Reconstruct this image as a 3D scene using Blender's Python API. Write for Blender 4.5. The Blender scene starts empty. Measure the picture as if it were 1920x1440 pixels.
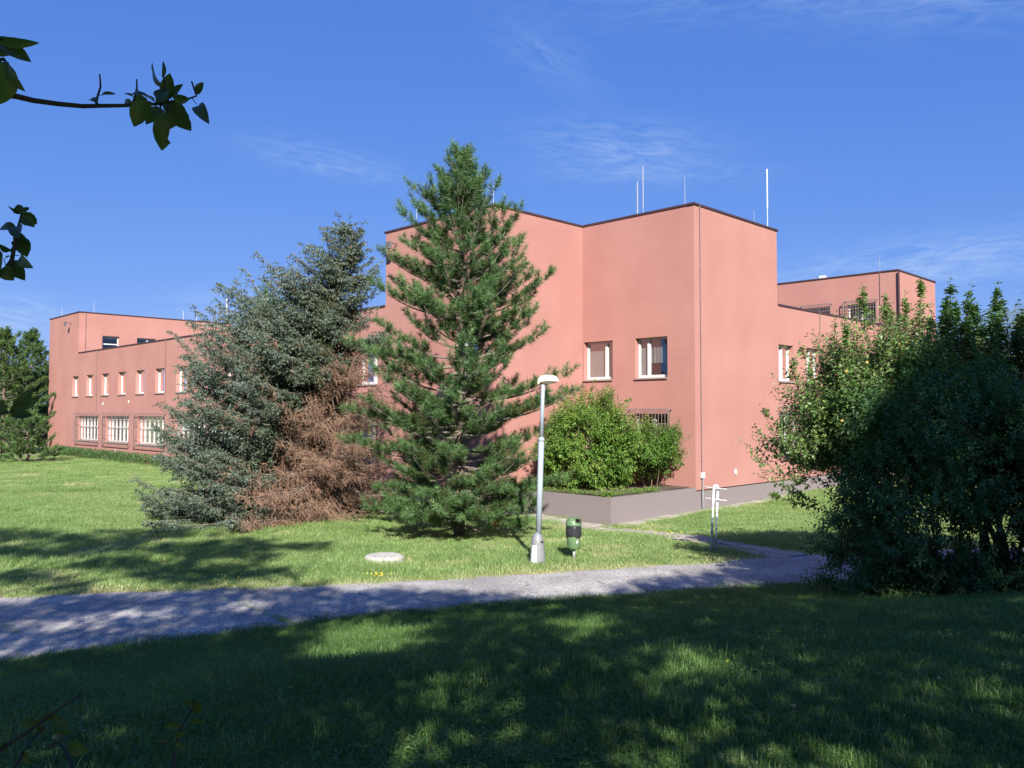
import bpy, math, random
import numpy as np
from mathutils import Vector, Matrix, Quaternion

sc = bpy.context.scene
R = math.radians

# ------------------------------------------------------------------ camera
EYE = 3.25
cam_d = bpy.data.cameras.new("camera")
cam = bpy.data.objects.new("camera", cam_d)
sc.collection.objects.link(cam)
cam.location = (0, 0, EYE)
cam.rotation_euler = (R(91.97), 0, 0)
cam_d.sensor_width = 36.0
cam_d.lens = 36.0 * 1540.0 / 1920.0
cam_d.clip_start = 0.05
cam_d.clip_end = 3000
sc.camera = cam

# ------------------------------------------------------------------ sun and sky
SUN_EL, SUN_AZ = 33.0, 173.0          # azimuth clockwise from +Y (the view direction)
S = np.array([math.sin(R(SUN_AZ)) * math.cos(R(SUN_EL)), math.cos(R(SUN_AZ)) * math.cos(R(SUN_EL)), math.sin(R(SUN_EL))])
sun_d = bpy.data.lights.new("sun", 'SUN')
sun_d.energy = 5.0
sun_d.angle = R(0.53)
sun_d.color = (1.0, 0.95, 0.87)
sun = bpy.data.objects.new("sun", sun_d)
sc.collection.objects.link(sun)
sun.rotation_euler = Vector(S).to_track_quat('Z', 'Y').to_euler()
sun.location = (0, -20, 40)

sc.view_settings.view_transform = 'Standard'
sc.view_settings.look = 'None'
sc.view_settings.exposure = 1.2
sc.view_settings.gamma = 1.0
sc.view_settings.use_curve_mapping = False

world = bpy.data.worlds.new("World")
sc.world = world
world.use_nodes = True
wt = world.node_tree
wt.nodes.clear()


def N(tree, typ, **kw):
    n = tree.nodes.new(typ)
    for k, v in kw.items():
        setattr(n, k, v)
    return n


def lk(tree, a, b):
    tree.links.new(a, b)


def math_n(tree, op, a, b=None, c=None):
    n = N(tree, 'ShaderNodeMath', operation=op)
    for i, v in enumerate((a, b, c)):
        if v is None:
            continue
        if isinstance(v, (int, float)):
            n.inputs[i].default_value = v
        else:
            lk(tree, v, n.inputs[i])
    return n.outputs[0]


sky = N(wt, 'ShaderNodeTexSky')
sky.sky_type = 'NISHITA'
sky.sun_disc = False
sky.sun_elevation = R(SUN_EL)
sky.sun_rotation = R(SUN_AZ)
sky.altitude = 300
sky.air_density = 1.0
sky.dust_density = 0.35
sky.ozone_density = 2.6
# the phone camera compressed the sky's range: one power curve per channel over the whole dome
ssp = N(wt, 'ShaderNodeSeparateColor')
lk(wt, sky.outputs[0], ssp.inputs[0])
hs = N(wt, 'ShaderNodeCombineColor')
for k_, (gam, mul) in enumerate(((.755, .479), (.536, .973), (.33, 2.86))):
    lk(wt, math_n(wt, 'MULTIPLY', math_n(wt, 'POWER', ssp.outputs[k_], gam), mul), hs.inputs[k_])
tc = N(wt, 'ShaderNodeTexCoord')


def wisp(az, el, saz, sel, tilt, amount, seed):
    """a thin cirrus wisp round one direction of the sky (angles in degrees)"""
    a, e, tl = R(az), R(el), R(tilt)
    d = np.array([math.sin(a) * math.cos(e), math.cos(a) * math.cos(e), math.sin(e)])
    r = np.array([math.cos(a), -math.sin(a), 0])
    u = np.cross(r, d)
    r2 = r * math.cos(tl) + u * math.sin(tl)
    u2 = -r * math.sin(tl) + u * math.cos(tl)

    def dot(vec):
        n = N(wt, 'ShaderNodeVectorMath', operation='DOT_PRODUCT')
        lk(wt, tc.outputs['Generated'], n.inputs[0])
        n.inputs[1].default_value = tuple(vec)
        return n.outputs['Value']
    p = math_n(wt, 'DIVIDE', dot(r2), math.tan(R(saz)))
    q = math_n(wt, 'DIVIDE', math_n(wt, 'SUBTRACT', dot(u2), 0.0), math.tan(R(sel)))
    front = math_n(wt, 'GREATER_THAN', dot(d), 0.2)
    rr = math_n(wt, 'ADD', math_n(wt, 'MULTIPLY', p, p), math_n(wt, 'MULTIPLY', q, q))
    g = math_n(wt, 'EXPONENT', math_n(wt, 'MULTIPLY', rr, -1.0))
    cb = N(wt, 'ShaderNodeCombineXYZ')
    lk(wt, math_n(wt, 'MULTIPLY', p, 0.7 * saz / 4), cb.inputs[0])
    lk(wt, math_n(wt, 'MULTIPLY', q, 1.7 * sel / 4 * 2.0), cb.inputs[1])
    cb.inputs[2].default_value = seed * 3.7
    nz = N(wt, 'ShaderNodeTexNoise')
    nz.inputs['Scale'].default_value = 2.2
    nz.inputs['Detail'].default_value = 8
    nz.inputs['Roughness'].default_value = 0.62
    nz.inputs['Distortion'].default_value = 0.9
    lk(wt, cb.outputs[0], nz.inputs['Vector'])
    mr = N(wt, 'ShaderNodeMapRange')
    mr.inputs['From Min'].default_value = 0.36
    mr.inputs['From Max'].default_value = 0.78
    lk(wt, nz.outputs[0], mr.inputs['Value'])
    return math_n(wt, 'MULTIPLY', math_n(wt, 'MULTIPLY', math_n(wt, 'MULTIPLY', g, mr.outputs[0]), front), amount)


wisps = [
    wisp(-32.5, 6.0, 5.5, 1.3, -10, 0.75, 1), wisp(-19, 7.0, 4.0, 1.2, 5, 0.45, 2),
    wisp(-13.0, 16.8, 4.5, 0.9, -8, 0.5, 3), wisp(2.6, 23.5, 3.2, 1.3, -32, 0.32, 4),
    wisp(7.8, 18.0, 5.5, 1.5, -6, 0.55, 5), wisp(9.5, 16.2, 7.0, 0.8, -3, 0.35, 14), wisp(21, 28.5, 12, 2.6, -2, 0.75, 6),
    wisp(29, 25.3, 7, 2.2, -6, 0.55, 7), wisp(27, 9.2, 9.0, 1.5, 3, 0.75, 8),
    wisp(30, 5.0, 9.0, 1.4, 0, 0.5, 9), wisp(70, 24, 16, 4, 4, 0.6, 10), wisp(-75, 18, 16, 4, 4, 0.6, 11),
    wisp(150, 30, 20, 5, 8, 0.6, 12), wisp(-140, 22, 20, 5, -6, 0.6, 13)]
tot = wisps[0]
for w_ in wisps[1:]:
    tot = math_n(wt, 'ADD', tot, w_)
tot = math_n(wt, 'MINIMUM', math_n(wt, 'MULTIPLY', tot, 0.72), 0.6)
mixc = N(wt, 'ShaderNodeMix', data_type='RGBA')
lk(wt, tot, mixc.inputs[0])
lk(wt, hs.outputs[0], mixc.inputs[6])
mixc.inputs[7].default_value = (4.0, 5.0, 6.3, 1)
bg = N(wt, 'ShaderNodeBackground')
bg.inputs['Strength'].default_value = 0.07
lk(wt, mixc.outputs[2], bg.inputs['Color'])
wo = N(wt, 'ShaderNodeOutputWorld')
lk(wt, bg.outputs[0], wo.inputs['Surface'])

# ------------------------------------------------------------------ helpers
rng = np.random.default_rng(11)
Z3 = np.array([0, 0, 1.0])
C = sc.collection


class Geo:
    """collects vertices and polygons (with one tint value per vertex) for ONE mesh object"""

    def __init__(self):
        self.v, self.f, self.t, self.m, self.n = [], [], [], [], 0

    def add(self, verts, faces, tint=0.5, mat=0):
        verts = np.asarray(verts, np.float32).reshape(-1, 3)
        k = len(verts)
        self.v.append(verts)
        t = np.full(k, tint, np.float32) if np.isscalar(tint) else np.asarray(tint, np.float32)
        self.t.append(t)
        if isinstance(faces, np.ndarray):
            self.f.append(faces.astype(np.int32) + self.n)
            self.m.append(np.full(len(faces), mat, np.int32))
        else:
            by = {}
            for f in faces:
                by.setdefault(len(f), []).append(f)
            for fs in by.values():
                self.f.append(np.array(fs, np.int32) + self.n)
                self.m.append(np.full(len(fs), mat, np.int32))
        self.n += k

    def mesh(self, name, mats, smooth=False):
        me = bpy.data.meshes.new(name)
        V = np.concatenate(self.v)
        T = np.concatenate(self.t)
        me.vertices.add(len(V))
        me.vertices.foreach_set('co', V.ravel())
        idx = np.concatenate([f.ravel() for f in self.f])
        sizes = np.concatenate([np.full(len(f), f.shape[1], np.int32) for f in self.f])
        starts = np.concatenate([[0], np.cumsum(sizes)[:-1]]).astype(np.int32)
        me.loops.add(len(idx))
        me.loops.foreach_set('vertex_index', idx.astype(np.int32))
        me.polygons.add(len(sizes))
        me.polygons.foreach_set('loop_start', starts)
        me.polygons.foreach_set('material_index', np.concatenate(self.m))
        me.polygons.foreach_set('use_smooth', np.full(len(sizes), bool(smooth)))
        for m in (mats if isinstance(mats, (list, tuple)) else [mats]):
            me.materials.append(m)
        at = me.attributes.new('tint', 'FLOAT', 'POINT')
        at.data.foreach_set('value', T)
        me.update(calc_edges=True)
        return me

    def build(self, name, mats, parent=None, smooth=False):
        o = bpy.data.objects.new(name, self.mesh(name, mats, smooth))
        C.objects.link(o)
        if parent is not None:
            o.parent = parent
        return o

    # shapes
    def box(self, c, s, rot=None, tint=0.5, mat=0):
        c = np.asarray(c, float)
        s = np.asarray(s, float) / 2
        v = np.array([[x, y, z] for x in (-1, 1) for y in (-1, 1) for z in (-1, 1)]) * s
        if rot is not None:
            v = v @ np.asarray(rot).T
        self.add(v + c, [(0, 1, 3, 2), (4, 6, 7, 5), (0, 4, 5, 1), (2, 3, 7, 6), (0, 2, 6, 4), (1, 5, 7, 3)], tint, mat)

    def bbox(self, c, s, b, tint=0.5, mat=0):
        """box with bevelled vertical and top edges (stacked octagon-like rings)"""
        c = np.asarray(c, float)
        hx, hy, hz = [q / 2 for q in s]

        def ring(z, i):
            return [(-hx + i, -hy + i * 0 + b, z), (-hx + b, -hy + i, z), (hx - b, -hy + i, z), (hx - i, -hy + b, z),
                    (hx - i, hy - b, z), (hx - b, hy - i, z), (-hx + b, hy - i, z), (-hx + i, hy - b, z)]
        v = ring(-hz, 0) + ring(hz - b, 0) + ring(hz, b * .7)
        f = []
        for k in range(2):
            for i in range(8):
                j = (i + 1) % 8
                f.append((k * 8 + i, k * 8 + j, k * 8 + 8 + j, k * 8 + 8 + i))
        f.append(tuple(range(16, 24)))
        f.append(tuple(range(7, -1, -1)))
        self.add(np.array(v) + c, f, tint, mat)

    def tube(self, pts, rad, sides=8, tint=0.5, mat=0, cap=True):
        pts = np.asarray(pts, float)
        n = len(pts)
        rad = np.full(n, rad, float) if np.isscalar(rad) else np.asarray(rad, float)
        T = np.gradient(pts, axis=0)
        T /= np.linalg.norm(T, axis=1)[:, None] + 1e-9
        ref = np.array([1, 0, 0]) if abs(T[0][0]) < .9 else np.array([0, 1, 0])
        u = np.cross(T[0], ref)
        u /= np.linalg.norm(u)
        vs = []
        a = np.linspace(0, 2 * np.pi, sides, endpoint=False)
        for i in range(n):
            u = u - T[i] * np.dot(u, T[i])
            u /= np.linalg.norm(u) + 1e-9
            w = np.cross(T[i], u)
            vs.append(pts[i] + rad[i] * (np.cos(a)[:, None] * u + np.sin(a)[:, None] * w))
        f = []
        for i in range(n - 1):
            for j in range(sides):
                k = (j + 1) % sides
                f.append((i * sides + j, i * sides + k, (i + 1) * sides + k, (i + 1) * sides + j))
        if cap:
            f.append(tuple(range(sides - 1, -1, -1)))
            f.append(tuple((n - 1) * sides + j for j in range(sides)))
        self.add(np.concatenate(vs), f, tint, mat)

    def lathe(self, prof, c=(0, 0, 0), sides=24, sx=1, sy=1, tint=0.5, mat=0, cap=True, wob=None):
        a = np.linspace(0, 2 * np.pi, sides, endpoint=False)
        vs = []
        for i, (r, z) in enumerate(prof):
            rr = r * (1 + (wob(a, i) if wob else 0 * a))
            vs.append(np.stack([rr * np.cos(a) * sx, rr * np.sin(a) * sy, np.full(sides, z)], 1))
        f = []
        for i in range(len(prof) - 1):
            for j in range(sides):
                k = (j + 1) % sides
                f.append((i * sides + j, i * sides + k, (i + 1) * sides + k, (i + 1) * sides + j))
        if cap:
            f.append(tuple(range(sides - 1, -1, -1)))
            f.append(tuple((len(prof) - 1) * sides + j for j in range(sides)))
        self.add(np.concatenate(vs) + np.asarray(c), f, tint, mat)

    def sticks(self, p0, p1, r0, r1, tint=0.5, mat=0):
        """many thin three-sided twigs at once"""
        p0, p1 = np.asarray(p0, float), np.asarray(p1, float)
        n = len(p0)
        if n == 0:
            return
        d = unit(p1 - p0)
        u = perp(d)
        w = np.cross(d, u)
        r0 = np.broadcast_to(r0, (n,))[:, None]
        r1 = np.broadcast_to(r1, (n,))[:, None]
        vs = []
        for k in range(3):
            a = 2 * np.pi * k / 3
            e = np.cos(a) * u + np.sin(a) * w
            vs += [p0 + r0 * e, p1 + r1 * e]
        V = np.stack(vs, 1).reshape(-1, 3)
        b = (np.arange(n) * 6)[:, None]
        F = np.concatenate([b + np.array([[0, 2, 3, 1]]), b + np.array([[2, 4, 5, 3]]), b + np.array([[4, 0, 1, 5]])])
        t = tint if np.isscalar(tint) else np.repeat(tint, 6)
        self.add(V, F, t, mat)

    def leaves(self, p, ax, nor, L, W, tint, fold=0.3, mat=0, droop=0.12):
        """many folded leaf blades, two triangles each"""
        n = len(p)
        L = np.broadcast_to(L, (n,))[:, None]
        W = np.broadcast_to(W, (n,))[:, None]
        ax = unit(ax)
        side = unit(np.cross(ax, nor) + 1e-6)
        up = np.cross(side, ax)
        mid = p + ax * L * .45
        v0 = p
        v1 = mid + side * W * .5 + up * W * fold * .5
        v2 = p + ax * L - up * L * droop
        v3 = mid - side * W * .5 + up * W * fold * .5
        V = np.stack([v0, v1, v2, v3], 1).reshape(-1, 3)
        b = (np.arange(n) * 4)[:, None]
        F = np.concatenate([b + np.array([[0, 1, 2]]), b + np.array([[0, 2, 3]])])
        self.add(V, F, np.repeat(tint, 4) if not np.isscalar(tint) else tint, mat)

    def needles(self, p, d, axis_len, n, nl, nw, fwd, tint, r, mat=0, spread=.25):
        """a shoot of n needles round each axis"""
        m = len(p)
        t = r.random((m, n))
        az = r.random((m, n)) * 2 * np.pi
        u = perp(d)
        w = np.cross(d, u)
        rad = np.cos(az)[..., None] * u[:, None] + np.sin(az)[..., None] * w[:, None]
        f = np.clip(fwd + (t - .5) * spread * 2 + r.normal(0, .08, (m, n)), -.2, .97)[..., None]
        nd = d[:, None] * f + rad * np.sqrt(1 - f * f)
        b = p[:, None] + d[:, None] * (t * np.broadcast_to(axis_len, (m,))[:, None])[..., None]
        ln = (nl * (.75 + .4 * r.random((m, n))))[..., None]
        sd = unit(np.cross(nd, r.normal(size=(m, n, 3))))
        V = np.stack([b - sd * nw / 2, b + sd * nw / 2, b + nd * ln], 2).reshape(-1, 3)
        F = np.arange(m * n * 3).reshape(-1, 3)
        tt = np.clip(np.broadcast_to(tint, (m,))[:, None] + r.normal(0, .07, (m, n)), 0, 1)
        self.add(V, F, np.repeat(tt.ravel(), 3), mat)


def unit(v):
    return v / (np.linalg.norm(v, axis=-1, keepdims=True) + 1e-9)


def perp(d):
    ref = np.where(np.abs(d[..., 2:3]) < .9, np.array([0, 0, 1.0]), np.array([1.0, 0, 0]))
    return unit(np.cross(d, ref))


def tag(o, label, cat, group=None, kind=None):
    o['label'] = label
    o['category'] = cat
    if group:
        o['group'] = group
    if kind:
        o['kind'] = kind
    return o


def empty(name, loc, rz=0, label=None, cat=None, group=None):
    o = bpy.data.objects.new(name, None)
    C.objects.link(o)
    o.location = loc
    o.rotation_euler = (0, 0, rz)
    o.empty_display_size = .2
    if label:
        tag(o, label, cat, group)
    return o


def dup(o, parent):
    c = o.copy()
    C.objects.link(c)
    c.parent = parent
    return c


# value noise on numpy arrays
_tab = np.random.default_rng(5).random((256, 256))


def vnoise(x, y):
    x = np.asarray(x, float)
    y = np.asarray(y, float)
    xi, yi = np.floor(x).astype(int), np.floor(y).astype(int)
    fx, fy = x - xi, y - yi
    fx, fy = fx * fx * (3 - 2 * fx), fy * fy * (3 - 2 * fy)
    g = lambda a, b: _tab[a % 256, b % 256]
    return (g(xi, yi) * (1 - fx) + g(xi + 1, yi) * fx) * (1 - fy) + (g(xi, yi + 1) * (1 - fx) + g(xi + 1, yi + 1) * fx) * fy


def fbm(x, y, o=3):
    s, a, t = 0, 1, 0
    for k in range(o):
        s = s + a * vnoise(x * 2 ** k + 17 * k, y * 2 ** k + 31 * k)
        t += a
        a *= .5
    return s / t


# ------------------------------------------------------------------ materials
def principled(m):
    m.use_nodes = True
    return m.node_tree, m.node_tree.nodes['Principled BSDF']


def pmat(name, c1, c2=None, scale=8, rough=.7, bump=0, bscale=60, metal=0, spec=.4, detail=4, dist=.01):
    m = bpy.data.materials.new(name)
    t, b = principled(m)
    b.inputs['Roughness'].default_value = rough
    b.inputs['Metallic'].default_value = metal
    b.inputs['Specular IOR Level'].default_value = spec
    co = N(t, 'ShaderNodeTexCoord')
    if c2 is None:
        c2 = tuple(q * .8 for q in c1)
    nz = N(t, 'ShaderNodeTexNoise')
    nz.inputs['Scale'].default_value = scale
    nz.inputs['Detail'].default_value = detail
    lk(t, co.outputs['Object'], nz.inputs['Vector'])
    rp = N(t, 'ShaderNodeValToRGB')
    rp.color_ramp.elements[0].position = .32
    rp.color_ramp.elements[1].position = .68
    rp.color_ramp.elements[0].color = (*c1, 1)
    rp.color_ramp.elements[1].color = (*c2, 1)
    lk(t, nz.outputs[0], rp.inputs[0])
    lk(t, rp.outputs[0], b.inputs['Base Color'])
    if bump:
        n2 = N(t, 'ShaderNodeTexNoise')
        n2.inputs['Scale'].default_value = bscale
        n2.inputs['Detail'].default_value = 3
        lk(t, co.outputs['Object'], n2.inputs['Vector'])
        bp = N(t, 'ShaderNodeBump')
        bp.inputs['Strength'].default_value = bump
        bp.inputs['Distance'].default_value = dist
        lk(t, n2.outputs[0], bp.inputs['Height'])
        lk(t, bp.outputs[0], b.inputs['Normal'])
    return m


def foliage(name, cols, trans=.35, rough=.5, tcol=None, spec=.35, world_noise=0.0):
    """leaf material: colour from the per-leaf tint, some light let through"""
    m = bpy.data.materials.new(name)
    t, b = principled(m)
    at = N(t, 'ShaderNodeAttribute')
    at.attribute_name = 'tint'
    fac = at.outputs['Fac']
    if world_noise:
        g = N(t, 'ShaderNodeNewGeometry')
        nz = N(t, 'ShaderNodeTexNoise')
        nz.inputs['Scale'].default_value = .55
        nz.inputs['Detail'].default_value = 5
        lk(t, g.outputs['Position'], nz.inputs['Vector'])
        fac = math_n(t, 'ADD', fac, math_n(t, 'MULTIPLY', math_n(t, 'SUBTRACT', nz.outputs[0], .5), world_noise))
    rp = N(t, 'ShaderNodeValToRGB')
    e = rp.color_ramp.elements
    e[0].position, e[0].color = 0, (*cols[0], 1)
    e[1].position, e[1].color = 1, (*cols[-1], 1)
    for i, c in enumerate(cols[1:-1], 1):
        q = e.new(i / (len(cols) - 1))
        q.color = (*c, 1)
    lk(t, fac, rp.inputs[0])
    lk(t, rp.outputs[0], b.inputs['Base Color'])
    b.inputs['Roughness'].default_value = rough
    b.inputs['Specular IOR Level'].default_value = spec
    tr = N(t, 'ShaderNodeBsdfTranslucent')
    mx = N(t, 'ShaderNodeMix', data_type='RGBA', blend_type='MULTIPLY')
    mx.inputs[0].default_value = 1
    lk(t, rp.outputs[0], mx.inputs[6])
    mx.inputs[7].default_value = (*(tcol or (1.5, 1.6, .8)), 1)
    lk(t, mx.outputs[2], tr.inputs['Color'])
    ms = N(t, 'ShaderNodeMixShader')
    ms.inputs[0].default_value = trans
    lk(t, b.outputs[0], ms.inputs[1])
    lk(t, tr.outputs[0], ms.inputs[2])
    lk(t, ms.outputs[0], t.nodes['Material Output'].inputs['Surface'])
    return m


def stucco():
    m = bpy.data.materials.new('pink_render')
    t, b = principled(m)
    co = N(t, 'ShaderNodeTexCoord')
    big = N(t, 'ShaderNodeTexNoise')
    big.inputs['Scale'].default_value = .5
    big.inputs['Detail'].default_value = 6
    lk(t, co.outputs['Object'], big.inputs['Vector'])
    mp = N(t, 'ShaderNodeMapping')
    mp.inputs['Scale'].default_value = (2.2, 2.2, .35)
    lk(t, co.outputs['Object'], mp.inputs['Vector'])
    st = N(t, 'ShaderNodeTexNoise')
    st.inputs['Scale'].default_value = 1.4
    st.inputs['Detail'].default_value = 5
    lk(t, mp.outputs[0], st.inputs['Vector'])
    fine = N(t, 'ShaderNodeTexNoise')
    fine.inputs['Scale'].default_value = 9
    fine.inputs['Detail'].default_value = 8
    fine.inputs['Roughness'].default_value = .7
    lk(t, co.outputs['Object'], fine.inputs['Vector'])
    s = math_n(t, 'ADD', math_n(t, 'MULTIPLY', big.outputs[0], .60), math_n(t, 'MULTIPLY', st.outputs[0], .09))
    s = math_n(t, 'ADD', s, math_n(t, 'MULTIPLY', fine.outputs[0], .3))
    rp = N(t, 'ShaderNodeValToRGB')
    e = rp.color_ramp.elements
    e[0].position, e[0].color = .40, (.325, .156, .132, 1)
    e[1].position, e[1].color = .72, (.380, .193, .165, 1)
    lk(t, s, rp.inputs[0])
    lk(t, rp.outputs[0], b.inputs['Base Color'])
    sz = N(t, 'ShaderNodeSeparateXYZ')
    lk(t, co.outputs['Object'], sz.inputs[0])

    def band(z0, z1):
        mr = N(t, 'ShaderNodeMapRange')
        mr.inputs['From Min'].default_value = z0
        mr.inputs['From Max'].default_value = z1
        lk(t, sz.outputs[2], mr.inputs['Value'])
        return mr.outputs[0]
    m2 = N(t, 'ShaderNodeMapping')
    m2.inputs['Scale'].default_value = (5.5, 5.5, .16)
    lk(t, co.outputs['Object'], m2.inputs['Vector'])
    sn = N(t, 'ShaderNodeTexNoise')
    sn.inputs['Scale'].default_value = 1.7
    sn.inputs['Detail'].default_value = 6
    lk(t, m2.outputs[0], sn.inputs['Vector'])
    thr = math_n(t, 'MULTIPLY', math_n(t, 'SUBTRACT', sn.outputs[0], .42), 3.2)
    up_ = math_n(t, 'ADD', band(9.3, 10.8), math_n(t, 'MULTIPLY', band(6.6, 7.72), math_n(t, 'LESS_THAN', sz.outputs[2], 7.73)))
    foot = math_n(t, 'MULTIPLY', band(1.25, .3), .9)
    dirt = math_n(t, 'MULTIPLY', math_n(t, 'ADD', math_n(t, 'MULTIPLY', up_, thr), math_n(t, 'MULTIPLY', foot, fine.outputs[0])), .13)
    dc = N(t, 'ShaderNodeClamp')
    lk(t, dirt, dc.inputs[0])
    dm = N(t, 'ShaderNodeMix', data_type='RGBA')
    lk(t, dc.outputs[0], dm.inputs[0])
    lk(t, rp.outputs[0], dm.inputs[6])
    dm.inputs[7].default_value = (.20, .115, .10, 1)
    lk(t, dm.outputs[2], b.inputs['Base Color'])
    b.inputs['Roughness'].default_value = .92
    b.inputs['Specular IOR Level'].default_value = .15
    n2 = N(t, 'ShaderNodeTexNoise')
    n2.inputs['Scale'].default_value = 38
    n2.inputs['Detail'].default_value = 4
    lk(t, co.outputs['Object'], n2.inputs['Vector'])
    hsum = math_n(t, 'ADD', n2.outputs[0], math_n(t, 'MULTIPLY', st.outputs[0], .2))
    bp = N(t, 'ShaderNodeBump')
    bp.inputs['Strength'].default_value = .35
    bp.inputs['Distance'].default_value = .012
    lk(t, hsum, bp.inputs['Height'])
    lk(t, bp.outputs[0], b.inputs['Normal'])
    return m


def glass_mat(name, tintc=(.75, .8, .82), base=.06):
    m = bpy.data.materials.new(name)
    t, b = principled(m)
    t.nodes.remove(b)
    tr = N(t, 'ShaderNodeBsdfTransparent')
    tr.inputs[0].default_value = (*tintc, 1)
    gl = N(t, 'ShaderNodeBsdfGlossy')
    gl.inputs['Roughness'].default_value = .015
    nz = N(t, 'ShaderNodeTexNoise')
    nz.inputs['Scale'].default_value = 1.4
    co = N(t, 'ShaderNodeTexCoord')
    lk(t, co.outputs['Object'], nz.inputs['Vector'])
    bp = N(t, 'ShaderNodeBump')
    bp.inputs['Strength'].default_value = .05
    bp.inputs['Distance'].default_value = .02
    lk(t, nz.outputs[0], bp.inputs['Height'])
    lk(t, bp.outputs[0], gl.inputs['Normal'])
    fr = N(t, 'ShaderNodeFresnel')
    fr.inputs[0].default_value = 1.5
    ms = N(t, 'ShaderNodeMixShader')
    lk(t, math_n(t, 'ADD', math_n(t, 'MULTIPLY', fr.outputs[0], 1.6), base), ms.inputs[0])
    lk(t, tr.outputs[0], ms.inputs[1])
    lk(t, gl.outputs[0], ms.inputs[2])
    lk(t, ms.outputs[0], t.nodes['Material Output'].inputs['Surface'])
    return m


M_wall = stucco()
M_plinth = pmat('grey_plinth', (.22, .186, .184), (.155, .131, .13), 45, .9, .5, 70, spec=.2, detail=6)
M_coping = pmat('brown_sheet_metal', (.045, .022, .024), (.06, .03, .03), 3, .45, spec=.4)
M_roof = pmat('roof_felt', (.09, .085, .08), (.13, .12, .11), 2, .9)
M_white = pmat('white_plastic', (.58, .58, .57), (.50, .50, .49), 4, .35, spec=.4)
M_sill = pmat('sill_sheet', (.30, .22, .20), (.24, .18, .165), 3, .45)
M_glass = glass_mat('window_glass')
M_blind = pmat('blind_fabric', (.29, .27, .245), (.25, .235, .215), 2, .8)
M_curtain = pmat('curtain_cloth', (.20, .20, .205), (.13, .13, .14), 6, .85)
M_dark = pmat('dark_interior', (.05, .045, .042), (.08, .07, .06), 1, .9)
M_grille = pmat('grey_brown_steel', (.21, .155, .15), (.15, .115, .11), 6, .55)
M_steel = pmat('galvanised_steel', (.45, .46, .48), (.36, .37, .39), 7, .45, metal=.6)
M_steeldk = pmat('dark_steel', (.12, .11, .11), (.09, .085, .085), 7, .5)
M_bark = pmat('bark', (.12, .085, .062), (.055, .04, .03), 16, .95, .8, 30, dist=.03)
M_barkp = pmat('pine_bark', (.20, .135, .10), (.085, .06, .05), 12, .95, .9, 24, dist=.03)
M_twig = pmat('twig', (.13, .085, .05), (.08, .055, .035), 20, .9)
M_twiggrey = pmat('pine_branch', (.20, .17, .14), (.12, .10, .085), 12, .9)
M_soil = pmat('soil', (.11, .08, .055), (.06, .045, .03), 10, .98, .6, 25)

# ------------------------------------------------------------------ the lie of the land
NX = np.array([-60, -30, -14, -6.61, -3.69, 0, 3.18, 5.72, 12, 25, 60])
NYv = np.array([-6, 1.5, 7.4, 10.73, 12.48, 14.03, 14.98, 15.58, 16.7, 18.5, 22])
FX = np.array([-60, -30, -16, -9.07, -4.6, -2.64, 0, 2.7, 5.08, 6.8, 12, 25, 60])
FYv = np.array([1, 7.5, 12.6, 14.68, 15.53, 15.8, 16.54, 17.45, 18.33, 18.9, 20.0, 22, 25])


def y_near(x):
    return np.interp(x, NX, NYv)


def y_far(x):
    return np.interp(x, FX, FYv)


def sstep(t):
    t = np.clip(t, 0, 1)
    return t * t * (3 - 2 * t)


def gz(x, y):
    x = np.asarray(x, float)
    y = np.asarray(y, float)
    t = np.clip((y_near(x) - y) / 10.2, 0, 1)
    z = 1.62 * (.55 * sstep(t) + .45 * t)
    d2 = y - y_far(x)
    dip = np.exp(-((x - 7) / 9.5) ** 2)
    z = z - .27 * sstep(d2 / 8) * dip - .08 * sstep(d2 / 7) * np.exp(-((x - 3) / 3) ** 2 - ((y - 26) / 3) ** 2)
    bump = (fbm(x * .5 + 3, y * .5 + 8, 3) - .5) * .10
    off = np.clip(np.minimum(np.abs(y - y_near(x)), np.abs(y - y_far(x))) / 1.5, 0, 1)
    onpath = (y > y_near(x)) & (y < y_far(x))
    return z + np.where(onpath, 0, bump * off)


def g1(x, y):
    return float(gz(x, y))


E1 = np.array([math.sqrt(.5), math.sqrt(.5), 0])
E2 = np.array([-math.sqrt(.5), math.sqrt(.5), 0])
P0 = np.array([6.577, 29.5, 0])


def W(a, b, z=0):
    """building frame (a along the right-hand front, b along the left-hand fronts) to the world"""
    return P0 + a * E1 + b * E2 + np.array([0, 0, z])


FOOT = np.array([(6.25, 18.5), (5.65, 19.9), (4.7, 22.0), (3.55, 24.1), (2.45, 25.6), (1.1, 26.95), (-1, 29.05), (-4, 32.05)])


def dist_poly(x, y, P):
    d = np.full(np.shape(x), 1e9)
    for (x0, y0), (x1, y1) in zip(P[:-1], P[1:]):
        dx, dy = x1 - x0, y1 - y0
        t = np.clip(((x - x0) * dx + (y - y0) * dy) / (dx * dx + dy * dy), 0, 1)
        d = np.minimum(d, np.hypot(x - x0 - t * dx, y - y0 - t * dy))
    return d


def ab(x, y):
    return (x - P0[0]) * E1[0] + (y - P0[1]) * E1[1], (x - P0[0]) * E2[0] + (y - P0[1]) * E2[1]


def in_building(x, y, m=0.0):
    a, b = ab(x, y)
    return ((a > -4.98 - m) & (a < 7.2) & (b > -m) & (b < 57.6)) | ((a > -5 - m) & (a < 25.6) & (b > -m) & (b < 12.2))


def on_path(x, y, m=0.0):
    wob = (fbm(x * 1.7, y * 1.7, 3) - .5) * .35
    return (y > y_near(x) + m + wob) & (y < y_far(x) - m + wob)


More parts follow.
